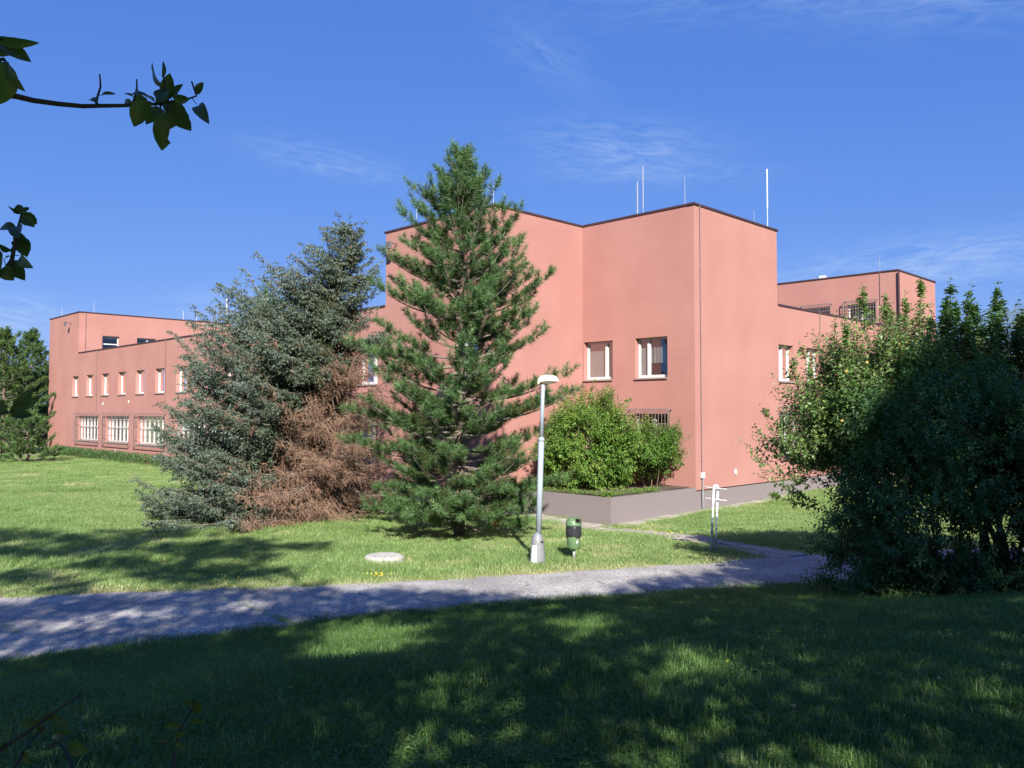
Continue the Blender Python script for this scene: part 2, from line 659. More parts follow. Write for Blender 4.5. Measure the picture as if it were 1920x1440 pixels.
# ------------------------------------------------------------------ ground
def ground_sheet():
    def axis(lo, hi, st, far):
        mid = np.arange(lo, hi + 1e-6, st)
        k = np.array([1, 2.5, 5, 9, 15, 25, 40, 70, 120, 220, 400, 800])
        k = k[k < far]
        return np.concatenate([lo - k[::-1], mid, hi + k])
    xs = axis(-20, 18, .22, 900)
    ys = axis(-2, 34, .22, 1200)
    X, Y = np.meshgrid(xs, ys)
    Zv = gz(X, Y)
    deep = (Y > y_near(X) + .12) & (Y < y_far(X) - .12)
    Zv = np.where(deep, Zv - .05, Zv)
    V = np.stack([X, Y, Zv], -1).reshape(-1, 3)
    ny, nx = X.shape
    i = np.arange(ny - 1)[:, None] * nx + np.arange(nx - 1)[None]
    F = np.stack([i, i + 1, i + nx + 1, i + nx], -1).reshape(-1, 4)
    edge = np.minimum(np.abs(Y - y_near(X)), np.abs(Y - y_far(X)))
    dry = np.clip(1 - edge / .45, 0, 1)
    g = Geo()
    g.add(V, F, dry.ravel())
    m = bpy.data.materials.new('lawn_soil')
    t, b = principled(m)
    co = N(t, 'ShaderNodeNewGeometry')
    n1 = N(t, 'ShaderNodeTexNoise')
    n1.inputs['Scale'].default_value = .5
    n1.inputs['Detail'].default_value = 7
    lk(t, co.outputs['Position'], n1.inputs['Vector'])
    n2 = N(t, 'ShaderNodeTexNoise')
    n2.inputs['Scale'].default_value = 22
    n2.inputs['Detail'].default_value = 5
    lk(t, co.outputs['Position'], n2.inputs['Vector'])
    f = math_n(t, 'ADD', math_n(t, 'MULTIPLY', n1.outputs[0], .55), math_n(t, 'MULTIPLY', n2.outputs[0], .5))
    rp = N(t, 'ShaderNodeValToRGB')
    e = rp.color_ramp.elements
    e[0].position, e[0].color = .32, (.10, .14, .035, 1)
    e[1].position, e[1].color = .78, (.30, .29, .13, 1)
    q = e.new(.55)
    q.color = (.17, .215, .065, 1)
    lk(t, f, rp.inputs[0])
    at = N(t, 'ShaderNodeAttribute')
    at.attribute_name = 'tint'
    mx = N(t, 'ShaderNodeMix', data_type='RGBA')
    lk(t, math_n(t, 'MULTIPLY', at.outputs['Fac'], n2.outputs[0]), mx.inputs[0])
    lk(t, rp.outputs[0], mx.inputs[6])
    mx.inputs[7].default_value = (.36, .26, .15, 1)
    lk(t, mx.outputs[2], b.inputs['Base Color'])
    b.inputs['Roughness'].default_value = .95
    b.inputs['Specular IOR Level'].default_value = .1
    bp = N(t, 'ShaderNodeBump')
    bp.inputs['Strength'].default_value = .8
    bp.inputs['Distance'].default_value = .05
    lk(t, n2.outputs[0], bp.inputs['Height'])
    lk(t, bp.outputs[0], b.inputs['Normal'])
    o = g.build('ground', m, smooth=True)
    tag(o, 'grass covered ground sloping down to the asphalt path and running up to the pink building', 'ground', kind='structure')


ground_sheet()


def asphalt_path():
    xs = np.concatenate([np.arange(-60, -16, 2.0), np.arange(-16, 14, .12), np.arange(14, 61, 2.0)])
    ts = np.linspace(0, 1, 22)
    yn, yf = y_near(xs), y_far(xs)
    jn = (fbm(xs * 2.1, xs * 0 + 4, 4) - .5) * .30
    jf = (fbm(xs * 2.1, xs * 0 + 9, 4) - .5) * .30
    Y = (yn + jn - .03)[:, None] * (1 - ts) + (yf + jf + .03)[:, None] * ts
    X = np.repeat(xs[:, None], 22, 1)
    Zv = gz(X, Y) + .006 + .05 * (np.sin(np.pi * ts) * .5)[None]
    Zv[:, 0] -= .03
    Zv[:, -1] -= .03
    n = len(xs)
    i = np.arange(n - 1)[:, None] * 22 + np.arange(21)[None]
    F = np.stack([i, i + 22, i + 23, i + 1], -1).reshape(-1, 4)
    g = Geo()
    g.add(np.stack([X, Y, Zv], -1).reshape(-1, 3), F, np.repeat(np.abs(ts - .5)[None] * 2, n, 0).ravel())
    m = bpy.data.materials.new('worn_asphalt')
    t, b = principled(m)
    co = N(t, 'ShaderNodeTexCoord')
    vo = N(t, 'ShaderNodeTexVoronoi')
    vo.inputs['Scale'].default_value = 42
    lk(t, co.outputs['Object'], vo.inputs['Vector'])
    n1 = N(t, 'ShaderNodeTexNoise')
    n1.inputs['Scale'].default_value = 1.1
    n1.inputs['Detail'].default_value = 7
    lk(t, co.outputs['Object'], n1.inputs['Vector'])
    n2 = N(t, 'ShaderNodeTexNoise')
    n2.inputs['Scale'].default_value = 75
    n2.inputs['Detail'].default_value = 3
    lk(t, co.outputs['Object'], n2.inputs['Vector'])
    sp = N(t, 'ShaderNodeSeparateColor')
    lk(t, vo.outputs['Color'], sp.inputs[0])
    f = math_n(t, 'ADD', math_n(t, 'MULTIPLY', sp.outputs[0], .5), math_n(t, 'ADD', math_n(t, 'MULTIPLY', n1.outputs[0], .35), math_n(t, 'MULTIPLY', n2.outputs[0], .25)))
    rp = N(t, 'ShaderNodeValToRGB')
    e = rp.color_ramp.elements
    e[0].position, e[0].color = .22, (.19, .172, .168, 1)
    e[1].position, e[1].color = .9, (.54, .51, .485, 1)
    q = e.new(.55)
    q.color = (.335, .315, .300, 1)
    lk(t, f, rp.inputs[0])
    at = N(t, 'ShaderNodeAttribute')
    at.attribute_name = 'tint'
    ed = math_n(t, 'MULTIPLY', math_n(t, 'POWER', at.outputs['Fac'], 14.0), .9)
    mx = N(t, 'ShaderNodeMix', data_type='RGBA')
    lk(t, ed, mx.inputs[0])
    lk(t, rp.outputs[0], mx.inputs[6])
    mx.inputs[7].default_value = (.30, .21, .13, 1)
    lk(t, mx.outputs[2], b.inputs['Base Color'])
    dn_ = N(t, 'ShaderNodeTexNoise')
    dn_.inputs['Scale'].default_value = 1.6
    dn_.inputs['Detail'].default_value = 6
    lk(t, co.outputs['Object'], dn_.inputs['Vector'])
    va = N(t, 'ShaderNodeMix', data_type='RGBA', blend_type='ADD')
    va.inputs[0].default_value = .55
    lk(t, co.outputs['Object'], va.inputs[6])
    lk(t, dn_.outputs['Color'], va.inputs[7])
    vc = N(t, 'ShaderNodeTexVoronoi', feature='DISTANCE_TO_EDGE')
    vc.inputs['Scale'].default_value = .42
    lk(t, va.outputs[2], vc.inputs['Vector'])
    crk_ = math_n(t, 'MULTIPLY', math_n(t, 'LESS_THAN', vc.outputs['Distance'], .0065), math_n(t, 'GREATER_THAN', n1.outputs[0], .5))
    cm = N(t, 'ShaderNodeMix', data_type='RGBA')
    lk(t, math_n(t, 'MULTIPLY', crk_, .45), cm.inputs[0])
    lk(t, mx.outputs[2], cm.inputs[6])
    cm.inputs[7].default_value = (.06, .055, .045, 1)
    pn_ = N(t, 'ShaderNodeTexNoise')
    pn_.inputs['Scale'].default_value = .55
    pn_.inputs['Detail'].default_value = 3
    lk(t, co.outputs['Object'], pn_.inputs['Vector'])
    pm = N(t, 'ShaderNodeMapRange')
    pm.inputs['From Min'].default_value = .35
    pm.inputs['From Max'].default_value = .65
    pm.inputs['To Min'].default_value = .80
    pm.inputs['To Max'].default_value = 1.08
    lk(t, pn_.outputs[0], pm.inputs['Value'])
    pv = N(t, 'ShaderNodeVectorMath', operation='SCALE')
    lk(t, cm.outputs[2], pv.inputs[0])
    lk(t, pm.outputs[0], pv.inputs['Scale'])
    lk(t, pv.outputs[0], b.inputs['Base Color'])
    b.inputs['Roughness'].default_value = .9
    b.inputs['Specular IOR Level'].default_value = .2
    bp = N(t, 'ShaderNodeBump')
    bp.inputs['Strength'].default_value = .6
    bp.inputs['Distance'].default_value = .012
    lk(t, vo.outputs['Distance'], bp.inputs['Height'])
    lk(t, bp.outputs[0], b.inputs['Normal'])
    o = g.build('asphalt_path', m, smooth=True)
    tag(o, 'grey asphalt footpath crossing the lawn in dappled tree shade', 'path', kind='structure')


asphalt_path()

M_slab = pmat('concrete_slab', (.36, .315, .27), (.26, .23, .20), 5, .92, .4, 50, detail=6)


def slab_rows():
    sg = Geo()
    sg.bbox((0, 0, -.03), (.49, .49, .06), .012)
    sme = sg.mesh('paving_slab', M_slab)
    root = empty('footpath', (5.6, 19.9, g1(5.6, 19.9)))
    tag(root, 'narrow footpath of pale concrete slabs beside the grey planter wall', 'footpath', kind='structure')
    root['kind'] = 'structure'
    rr = np.random.default_rng(3)

    def row(P, offs, width_scale, lift):
        P = np.asarray(P, float)
        seg = np.hypot(*np.diff(P, axis=0).T)
        cum = np.concatenate([[0], np.cumsum(seg)])
        s = .25
        while s < cum[-1]:
            i = min(np.searchsorted(cum, s) - 1, len(seg) - 1)
            d = (P[i + 1] - P[i]) / seg[i]
            q = P[i] + d * (s - cum[i])
            for o_ in offs:
                x, y = q[0] - d[1] * o_, q[1] + d[0] * o_
                o = bpy.data.objects.new('paving_slab', sme)
                C.objects.link(o)
                o.parent = root
                o.location = np.array([x, y, g1(x, y) + lift + rr.normal(0, .006)]) - np.array(root.location)
                o.rotation_euler = (rr.normal(0, .012), rr.normal(0, .012), math.atan2(d[1], d[0]) + rr.normal(0, .012))
                o.scale = (1, width_scale, 1)
            s += .5
    row(FOOT, (-.25, .25), 1, .03)
    row([W(-4.7, -.26)[:2], W(7.8, -.26)[:2]], (0,), .9, .02)


slab_rows()

# ------------------------------------------------------------------ the pink building
bld = empty('office_building', tuple(P0), R(45),
            'salmon pink flat roofed office building with stepped blocks and barred ground floor windows', 'building')
ROOF, PAR, LINT, SILL1, PB = 10.82, 7.72, 6.07, 4.55, .45
DEP = .24
X3, Y3 = np.array([1.0, 0, 0]), np.array([0, 1.0, 0])


def facade(g, O, t, length, z0, z1, ops=(), depth=DEP):
    O = np.array([O[0], O[1], 0.0])
    n = np.cross(t, Z3)
    sb = sorted({0.0, float(length)} | {round(q, 4) for c, w, a, b in ops for q in (c - w / 2, c + w / 2)})
    zb = sorted({float(z0), float(z1)} | {q for c, w, a, b in ops for q in (a, b)})
    for s0, s1 in zip(sb[:-1], sb[1:]):
        for a, b in zip(zb[:-1], zb[1:]):
            sm, zm = (s0 + s1) / 2, (a + b) / 2
            if any(abs(sm - c) < w / 2 and q0 < zm < q1 for c, w, q0, q1 in ops):
                continue
            g.add([O + t * s0 + Z3 * a, O + t * s1 + Z3 * a, O + t * s1 + Z3 * b, O + t * s0 + Z3 * b], [(0, 1, 2, 3)])
    for c, w, a, b in ops:
        p = [(c - w / 2, a), (c + w / 2, a), (c + w / 2, b), (c - w / 2, b)]
        for k in range(4):
            (s0, q0), (s1, q1) = p[k], p[(k + 1) % 4]
            A, B = O + t * s0 + Z3 * q0, O + t * s1 + Z3 * q1
            g.add([A, B, B - n * (depth + .08), A - n * (depth + .08)], [(0, 1, 2, 3)])


_wm = {}


def window_meshes(w, h, cols, mid):
    """frame, pane, sill for an opening w x h; cols = widths shares of the casements; mid = transom height or None"""
    key = (round(w, 3), round(h, 3), tuple(cols), mid)
    if key in _wm:
        return _wm[key]
    F = .075
    g = Geo()
    d = .07
    g.box((-w / 2 + F / 2 + .004, 0, h / 2), (F, d, h - .008))
    g.box((w / 2 - F / 2 - .004, 0, h / 2), (F, d, h - .008))
    g.box((0, 0, F / 2 + .02), (w - 2 * F - .01, d, F + .03))
    g.box((0, 0, h - F / 2 - .004), (w - 2 * F - .01, d, F))
    x = -w / 2
    for q in cols[:-1]:
        x += q * w
        g.box((x, .004, h / 2), (.12 if len(cols) < 4 else .085, d, h - 2 * F - .03))
    if mid:
        g.box((0, .009, mid), (w - 2 * F - .01, d, .08))
    fr = g.mesh('window', M_white)
    g = Geo()
    g.add([(-w / 2 + .03, -.012, .03), (w / 2 - .03, -.012, .03), (w / 2 - .03, -.012, h - .03), (-w / 2 + .03, -.012, h - .03)], [(0, 1, 2, 3)])
    pn = g.mesh('pane', M_glass)
    g = Geo()
    g.box((0, .165, -.012), (w + .05, .26, .022))
    g.box((0, .297, -.035), (w + .05, .012, .05))
    sl = g.mesh('sill', M_sill)
    _wm[key] = (fr, pn, sl)
    return _wm[key]


def fold_mesh(w, h, drop, amp, mat, name):
    g = Geo()
    n = max(6, int(w / .05)) if amp else 2
    xs = np.linspace(-w / 2, w / 2, n)
    ys = amp * np.sin(xs * 38 + np.sin(xs * 9))
    z0, z1 = h - drop, h
    V = np.concatenate([np.stack([xs, ys, np.full(n, z0)], 1), np.stack([xs, ys, np.full(n, z1)], 1)])
    i = np.arange(n - 1)
    g.add(V, np.stack([i, i + 1, i + n + 1, i + n], 1))
    return g.mesh(name, mat)


def put_window(O, t, s, w, z0, z1, cols=(.36, .64), mid=None, cover=None, label=None):
    """one window (part) with its pane, sill and blind (sub-parts) set back in its opening"""
    O = np.array([O[0], O[1], 0.0])
    n = np.cross(t, Z3)
    fr, pn, sl = window_meshes(w, z1 - z0, tuple(cols)[::-1], mid)
    o = bpy.data.objects.new('window', fr)
    C.objects.link(o)
    o.parent = bld
    p = O + t * s - n * DEP + Z3 * z0
    o.location = p
    # window mesh: x to the viewer's right, y outwards
    o.rotation_euler = (0, 0, math.atan2(-t[1], -t[0]))
    if label:
        o['label'] = label
    for nm, me in (('pane', pn), ('sill', sl)):
        c = bpy.data.objects.new(nm, me)
        C.objects.link(c)
        c.parent = o
    if cover:
        for kind, x, cw, drop in cover:
            me = fold_mesh(cw, z1 - z0 - .05, drop, 0 if kind == 'blind' else .035, M_blind if kind == 'blind' else M_curtain, kind)
            c = bpy.data.objects.new(kind, me)
            C.objects.link(c)
            c.parent = o
            c.location = (-x, -.10, 0)
    return o


_gm = {}


def put_grille(O, t, s, w, z0, z1, step, dep=.24):
    key = (w, round(z1 - z0, 3), step)
    if key not in _gm:
        g = Geo()
        h = z1 - z0
        for x in (-w / 2, w / 2):
            g.box((x, dep, h / 2), (.045, .03, h + .045))
            for z in (0, h):
                g.box((x, dep / 2 - .01, z), (.035, dep - .03, .035))
        for z in (0, h):
            g.box((0, dep, z), (w - .05, .03, .045))
        for z in (.28 * h, .72 * h):
            g.box((0, dep - .006, z), (w - .05, .012, .03))
        k = int(round(w / step))
        for i in range(1, k):
            x = -w / 2 + w * i / k
            g.box((x, dep + .002, h / 2), (.016, .016, h - .04))
            g.box((x, dep / 2, h), (.014, dep - .04, .014))
        _gm[key] = g.mesh('window_grille', M_grille)
    O = np.array([O[0], O[1], 0.0])
    o = bpy.data.objects.new('window_grille', _gm[key])
    C.objects.link(o)
    o.parent = bld
    o.location = O + t * s + Z3 * z0
    o.rotation_euler = (0, 0, math.atan2(-t[1], -t[0]))
    return o


# -- fronts: O = left end as seen from outside, t = to the viewer's right
A_, LFT = -4.98, -Y3
rw = random.Random(4)

# left wing (plane a = -4.98, b from 57.5 down to 11.81)
Oe = (A_, 57.5)
up = [(57.5 - (51.0 - 3.16 * k), 1.42, SILL1 - .1, LINT - .1) for k in range(13)]
lo = [(57.5 - (48.1 - 5.76 * k), 4.2, 1.2, 3.0) for k in range(6)] + [(57.5 - 14.2, 3.6, 1.2, 3.0)]
g = Geo()
facade(g, Oe, LFT, 45.69, -.2, PAR, up + lo)
g.add([(7.1, 11.81, -.3), (7.1, 57.5, -.3), (7.1, 57.5, PAR), (7.1, 11.81, PAR)], [(0, 1, 2, 3)])
g.add([(A_, 57.5, -.3), (7.1, 57.5, -.3), (7.1, 57.5, ROOF), (A_, 57.5, ROOF)], [(0, 1, 2, 3)])
g.build('wing_wall', M_wall, bld)
g = Geo()
facade(g, Oe, LFT, 7.12, PAR, ROOF)
blk = [(1.67 + .62, 1.25, 8.0, 9.12), (1.67 + 3.3, 1.45, 8.0, 9.12)]
facade(g, (A_, 50.38), X3, 12.1, 7.1, ROOF, blk)
g.add([(7.12, 50.38, 7.0), (7.12, 57.5, 7.0), (7.12, 57.5, ROOF), (7.12, 50.38, ROOF)], [(0, 1, 2, 3)])
g.build('rooftop_block_wall', M_wall, bld)
for i, (s, w, a, b) in enumerate(up):
    cv = [None, [('blind', .1, 1.2, .5)], None, [('blind', 0, 1.3, .9)]][rw.randrange(4)]
    put_window(Oe, LFT, s, w, a, b, (.66, .34), None, cv)
for i, (s, w, a, b) in enumerate(lo):
    put_window(Oe, LFT, s, w, a, b, (1 / 6,) * 6, 1.02, [('curtain', -1.45, .9, 1.7), ('curtain', 1.05, 1.4, 1.7)])
    put_grille(Oe, LFT, s - .02, w + .62, a - .12, b + .16, .30)
put_window((A_, 50.38), X3, blk[0][0], 1.25, 8.0, 9.12, (1.0,), .5, [('blind', 0, 1.2, .2)])
put_window((A_, 50.38), X3, blk[1][0], 1.45, 8.0, 9.12, (.6, .4), None, [('curtain', .2, .5, 1.0)])

# tower with its notch
g = Geo()
facade(g, (A_, 11.81), LFT, 6.56, PB, ROOF, [(5.0, 1.42, SILL1, LINT)])
facade(g, (A_, 5.25), X3, 4.98, PB, ROOF)
opsB = [(.80, 1.46, SILL1, LINT), (3.35, 1.46, SILL1, LINT), (3.35, 1.6, 1.55, 3.2), (.82, 1.5, 1.55, 3.2)]
facade(g, (0, 5.25), LFT, 5.25, PB, ROOF, opsB)
facade(g, (0, 0), X3, 6.26, PB, ROOF)
g.add([(6.26, 0, PAR - .6), (6.26, 11.81, PAR - .6), (6.26, 11.81, ROOF), (6.26, 0, ROOF)], [(0, 1, 2, 3)])
g.add([(A_, 11.81, PAR), (6.26, 11.81, PAR), (6.26, 11.81, ROOF), (A_, 11.81, ROOF)], [(0, 1, 2, 3)])
g.build('tower_wall', M_wall, bld)
put_window((0, 5.25), LFT, .80, 1.46, SILL1, LINT, (.68, .32), None, [('blind', -.23, 1.0, 1.45), ('blind', .5, .45, 1.45)])
put_window((0, 5.25), LFT, 3.35, 1.46, SILL1, LINT, (.33, .67), None, [('blind', -.5, .45, 1.45), ('curtain', .1, .7, .9)])
put_window((0, 5.25), LFT, 3.35, 1.6, 1.55, 3.2, (.5, .5), None, [('curtain', -.5, .4, 1.5)])
put_window((0, 5.25), LFT, .82, 1.5, 1.55, 3.2, (.5, .5), None, None)
put_window((A_, 11.81), LFT, 5.0, 1.42, SILL1, LINT, (.36, .64), None, None)
put_grille((0, 5.25), LFT, 3.33, 1.86, 1.45, 3.36, .145)
put_grille((0, 5.25), LFT, .84, 1.6, 1.45, 3.36, .145)

# right wing and its rooftop block (plane b = 0)
opsG = [(.72 + 2.55 * k, 1.3, SILL1, LINT) for k in range(5)]
opsGl = [(1.0 + 5.1 * k, 1.9, 1.5, 3.25) for k in range(3)]
g = Geo()
facade(g, (6.26, 0), X3, 13.42, PB, PAR, opsG + opsGl)
g.add([(7.1, 12.05, -.3), (25.46, 12.05, -.3), (25.46, 12.05, PAR), (7.1, 12.05, PAR)], [(0, 1, 2, 3)])
g.build('wing_wall', M_wall, bld)
g = Geo()
facade(g, (19.68, 0), X3, 5.78, PB, ROOF)
hw = [(12 - 1.95, 1.55, 8.0, 9.2), (12 - 4.45, 1.55, 8.0, 9.2)]
facade(g, (19.68, 12), LFT, 12, 7.1, ROOF, hw)
g.add([(25.46, 0, -.3), (25.46, 12, -.3), (25.46, 12, ROOF), (25.46, 0, ROOF)], [(0, 1, 2, 3)])
g.add([(19.68, 12, 7), (25.46, 12, 7), (25.46, 12, ROOF), (19.68, 12, ROOF)], [(0, 1, 2, 3)])
g.build('rooftop_block_wall', M_wall, bld)
for i, (s, w, a, b) in enumerate(opsG):
    put_window((6.26, 0), X3, s, w, a, b, (.5, .5), None, [[('curtain', -.4, .4, 1.4)], [('blind', 0, 1.2, 1.1)], None][i % 3])
for s, w, a, b in opsGl:
    put_window((6.26, 0), X3, s, w, a, b, (.5, .5), None, [('curtain', 0, 1.7, 1.6)])
    put_grille((6.26, 0), X3, s, w + .2, a - .1, b + .2, .15)
for s, w, a, b in hw:
    put_window((19.68, 12), LFT, s, w, a, b, (.5, .5), None, [('curtain', .1, 1.3, 1.15)])
    put_grille((19.68, 12), LFT, s, w + .22, a - .08, b + .14, .14)

# roofs, closed underneath
g = Geo()
z = ROOF - .35
g.add([(0, 0, z), (6.26, 0, z), (6.26, 11.81, z), (A_, 11.81, z), (A_, 5.25, z), (0, 5.25, z)], [(0, 1, 5), (1, 2, 5), (2, 3, 4, 5)])
for a0, a1, b0, b1, z in ((A_, 7.1, 50.38, 57.5, ROOF - .35), (19.68, 25.46, 0, 12, ROOF - .35), (A_, 7.1, 11.81, 50.38, 7.2), (6.26, 19.68, 0, 12, 7.2)):
    g.add([(a0, b0, z), (a1, b0, z), (a1, b1, z), (a0, b1, z)], [(0, 1, 2, 3)])
g.build('roof', M_roof, bld)
# inner floors and partitions keep the rooms behind the windows dark
g = Geo()
for z in (3.75, .3):
    g.add([(A_ + .35, 11.9, z), (7, 11.9, z), (7, 57.4, z), (A_ + .35, 57.4, z)], [(0, 1, 2, 3)])
    g.add([(.35, .35, z), (25.3, .35, z), (25.3, 11.9, z), (.35, 11.9, z)], [(0, 1, 2, 3)])
g.add([(0, 11.9, .3), (0, 57.4, .3), (0, 57.4, 7.15), (0, 11.9, 7.15)], [(0, 1, 2, 3)])
g.add([(4.2, 5, .3), (25.3, 5, .3), (25.3, 5, 7.15), (4.2, 5, 7.15)], [(0, 1, 2, 3)])
g.add([(4.2, .3, .3), (4.2, 11, .3), (4.2, 11, 10.4), (4.2, .3, 10.4)], [(0, 1, 2, 3)])
g.build('inner_wall', M_dark, bld)
# grey plinth, set back under the render
g = Geo()


def plinth_run(O, t, L, top):
    O = np.array([O[0], O[1], 0.0])
    n = np.cross(t, Z3)
    q = -n * .06
    g.add([O + q + Z3 * -.9, O + q + t * L + Z3 * -.9, O + q + t * L + Z3 * top, O + q + Z3 * top,
           O + t * L + Z3 * top, O + Z3 * top], [(0, 1, 2, 3), (3, 2, 4, 5)])


plinth_run((-.0, 0), X3, 25.46, PB)
plinth_run((A_, 11.81), LFT, 6.56, PB)
plinth_run((A_, 57.5), LFT, 45.69, -.2)
g.build('plinth', M_plinth, bld)


def coping(pts, z):
    g = Geo()
    for p, q in zip(pts[:-1], pts[1:]):
        p, q = np.array([*p, 0.0]), np.array([*q, 0.0])
        t = unit(q - p)
        n = np.cross(t, Z3)
        for lo_, hi_, o0, o1 in ((z - .045, z + .03, -.24, .04),):
            v = []
            for base, ext in ((p, -.05), (q, .05)):
                for o_ in (o0, o1):
                    for zz in (lo_, hi_):
                        v.append(base + t * ext + n * o_ + Z3 * zz)
            g.add(v, [(0, 1, 3, 2), (4, 6, 7, 5), (0, 4, 5, 1), (2, 3, 7, 6), (0, 2, 6, 4), (1, 5, 7, 3)])
    g.build('coping', M_coping, bld)


coping([(A_, 11.87), (A_, 5.25), (0.012, 5.262), (0, 0), (6.3, -.004), (6.3, 11.8)], ROOF)
coping([(A_, 50.3), (A_, 11.9)], PAR)
coping([(6.36, 0), (19.6, 0)], PAR)
coping([(A_, 57.5), (A_ - .004, 50.38), (7.1, 50.376)], ROOF)
coping([(19.68, 12), (19.676, 0), (25.46, -.004), (25.5, 12)], ROOF)


def conductor(O, t, s, z0, z1, out=.05):
    g = Geo()
    O = np.array([O[0], O[1], 0.0])
    n = np.cross(t, Z3)
    p = O + t * s + n * out
    g.tube([p + Z3 * z0, p + Z3 * (z0 + z1) / 2, p + Z3 * z1], .012, 5)
    k = np.arange(z0 + .6, z1, 1.15)
    for z in k:
        q = O + t * s + Z3 * z
        g.tube([q, q + n * out, q + n * (out + .02) + t * .05], .013, 5)
    g.build('lightning_conductor', M_grille, bld)


conductor((0, 0), X3, .34, .9, ROOF)
conductor(Oe, LFT, 57.5 - 46.3, -.1, PAR)
conductor(Oe, LFT, 57.5 - 34.3, -.1, PAR)
conductor((6.26, 0), X3, 3.9, .5, PAR)
conductor((A_, 50.38), X3, .45, 7.3, ROOF)
conductor((19.68, 12), LFT, 11.1, 7.3, ROOF)
g = Geo()
g.tube([(19.6, -.08, .5), (19.6, -.08, 5), (19.6, -.08, ROOF - .1)], .05, 8)
g.build('downpipe', M_coping, bld)
g = Geo()
g.box((.36, -.07, .98), (.14, .1, .2))
g.build('junction_box', M_white, bld)
g = Geo()
g.tube([(.36, -.07, .88), (.36, -.07, .3), (.40, -.08, -.3)], .022, 6)
g.build('conduit', M_steel, bld)


def vent(a, z, O, t, r=.07):
    g = Geo()
    O = np.array([O[0], O[1], 0.0])
    n = np.cross(t, Z3)
    an = np.linspace(0, 2 * np.pi, 13)
    c = O + t * a + Z3 * z + n * .02
    g.tube([c + r * (np.cos(q) * t + 1.35 * np.sin(q) * Z3) for q in an], .022, 5, cap=False)
    c2 = c - n * .012
    v = [c2 + .85 * r * (np.cos(q) * t + 1.35 * np.sin(q) * Z3) for q in an[:-1]]
    g.add(v, [tuple(range(12))])
    g.build('wall_vent', M_white, bld)


vent(2.75, .98, (0, 0), X3)
vent(57.5 - 45.0, 3.85, Oe, LFT, .06)
vent(57.5 - 40.2, 3.95, Oe, LFT, .06)
vent(57.5 - 42.5, .62, Oe, LFT, .06)
# flood light brackets near the roof edges
for (O, s, z) in ((Oe, 57.5 - 52.2, 10.1), ((A_, 11.81), .75, 10.2)):
    g = Geo()
    O3 = np.array([O[0], O[1], 0.0])
    n = np.cross(LFT, Z3)
    p = O3 + LFT * s + Z3 * z
    g.tube([p, p + n * .35 + Z3 * .04], .03, 6)
    g.box(p + n * .42 - Z3 * .10, (.14, .26, .30))
    g.build('floodlight', M_steeldk, bld)


def rod(a, b, z0, h, r=.013, name='lightning_rod', mat=None, thick=None):
    g = Geo()
    pts = [(a, b, z0), (a, b, z0 + h * .35), (a, b, z0 + h)]
    g.tube(pts, [r, r, r * .6], 6)
    if thick:
        g.tube([(a, b, z0 + h * thick), (a, b, z0 + h)], [r * 1.8, r * 1.7], 8)
    g.lathe([(.09, 0), (.09, .05), (.04, .12), (.025, .14)], (a, b, z0 - .02), 10)
    g.build(name, mat or M_steel, bld)


ZR = ROOF - .35
rod(.2, .5, ZR, 1.45)
rod(4.75, .2, ZR, .95)
rod(.35, 2.75, ZR, 1.75, .016, 'antenna', M_steel, .1)
rod(.35, 2.48, ZR, 2.3, .013, 'antenna', M_steel, .3)
rod(5.80, .16, ZR, 2.85, .016, 'antenna', M_white, .42)
rod(A_ + .5, 5.8, ZR, 1.25)
rod(A_ + .5, 10.4, ZR, 1.2)
rod(A_ + .5, 56.2, ZR, 1.3)
rod(A_ + 1.2, 50.9, ZR, 1.3)
rod(3.4, 51.5, ZR, 1.25, .022)
rod(4.4, 51.2, ZR, 1.4, .022)
rod(6.9, 50.9, 8.0, 5.0, .035, 'antenna', M_white, .6)
rod(20.4, 1.2, ZR, 1.4)
rod(24.6, .8, ZR, 1.2)
g = Geo()
for x in (5.55, 6.15):
    g.tube([(x, 50.2, 7.2), (x, 50.2, 12.1), (x + .02, 50.75, 12.15), (x + .02, 50.75, 10.6)], .035, 6)
for z in np.arange(7.5, 11.0, .3):
    g.tube([(5.55, 50.2, z), (6.15, 50.2, z)], .02, 5)
g.build('roof_ladder', M_steeldk, bld)
g = Geo()
g.box((5.0, 51.2, ROOF - .1), (.8, .6, .55))
g.build('roof_hatch', M_steeldk, bld)
g = Geo()
g.box((19.95, 4.2, ROOF + .08), (.3, .3, .24))
g.build('roof_vent', M_white, bld)

# ------------------------------------------------------------------ planter in the notch
pl = empty('planter', tuple(W(A_, 0, -.4)), R(45), 'low grey roughcast planter filling the corner below the tower', 'planter')
g = Geo()
t_ = .22
pz = .95
o_, i_ = -.02, t_
oy, iy = -.09, t_ - .07
Lp = [(o_, oy), (4.84, oy), (4.84, iy), (i_, iy), (i_, 5.2), (o_, 5.2)]
V = [(x, y, -.6) for x, y in Lp] + [(x, y, pz) for x, y in Lp]
g.add(V, [(k, (k + 1) % 6, (k + 1) % 6 + 6, k + 6) for k in range(6)] + [(6, 7, 8, 9), (6, 9, 10, 11)])
g.build('planter_wall', M_plinth, pl)
g = Geo()
xs = np.linspace(.18, 4.95, 14)
ys = np.linspace(.18, 5.2, 14)
X, Y = np.meshgrid(xs, ys)
Zs = pz - .06 + .14 * fbm(X * .8, Y * .8)
i = np.arange(13)[:, None] * 14 + np.arange(13)[None]
g.add(np.stack([X, Y, Zs], -1).reshape(-1, 3), np.stack([i, i + 1, i + 15, i + 14], -1).reshape(-1, 4))
g.build('planter_soil', M_soil, pl, smooth=True)

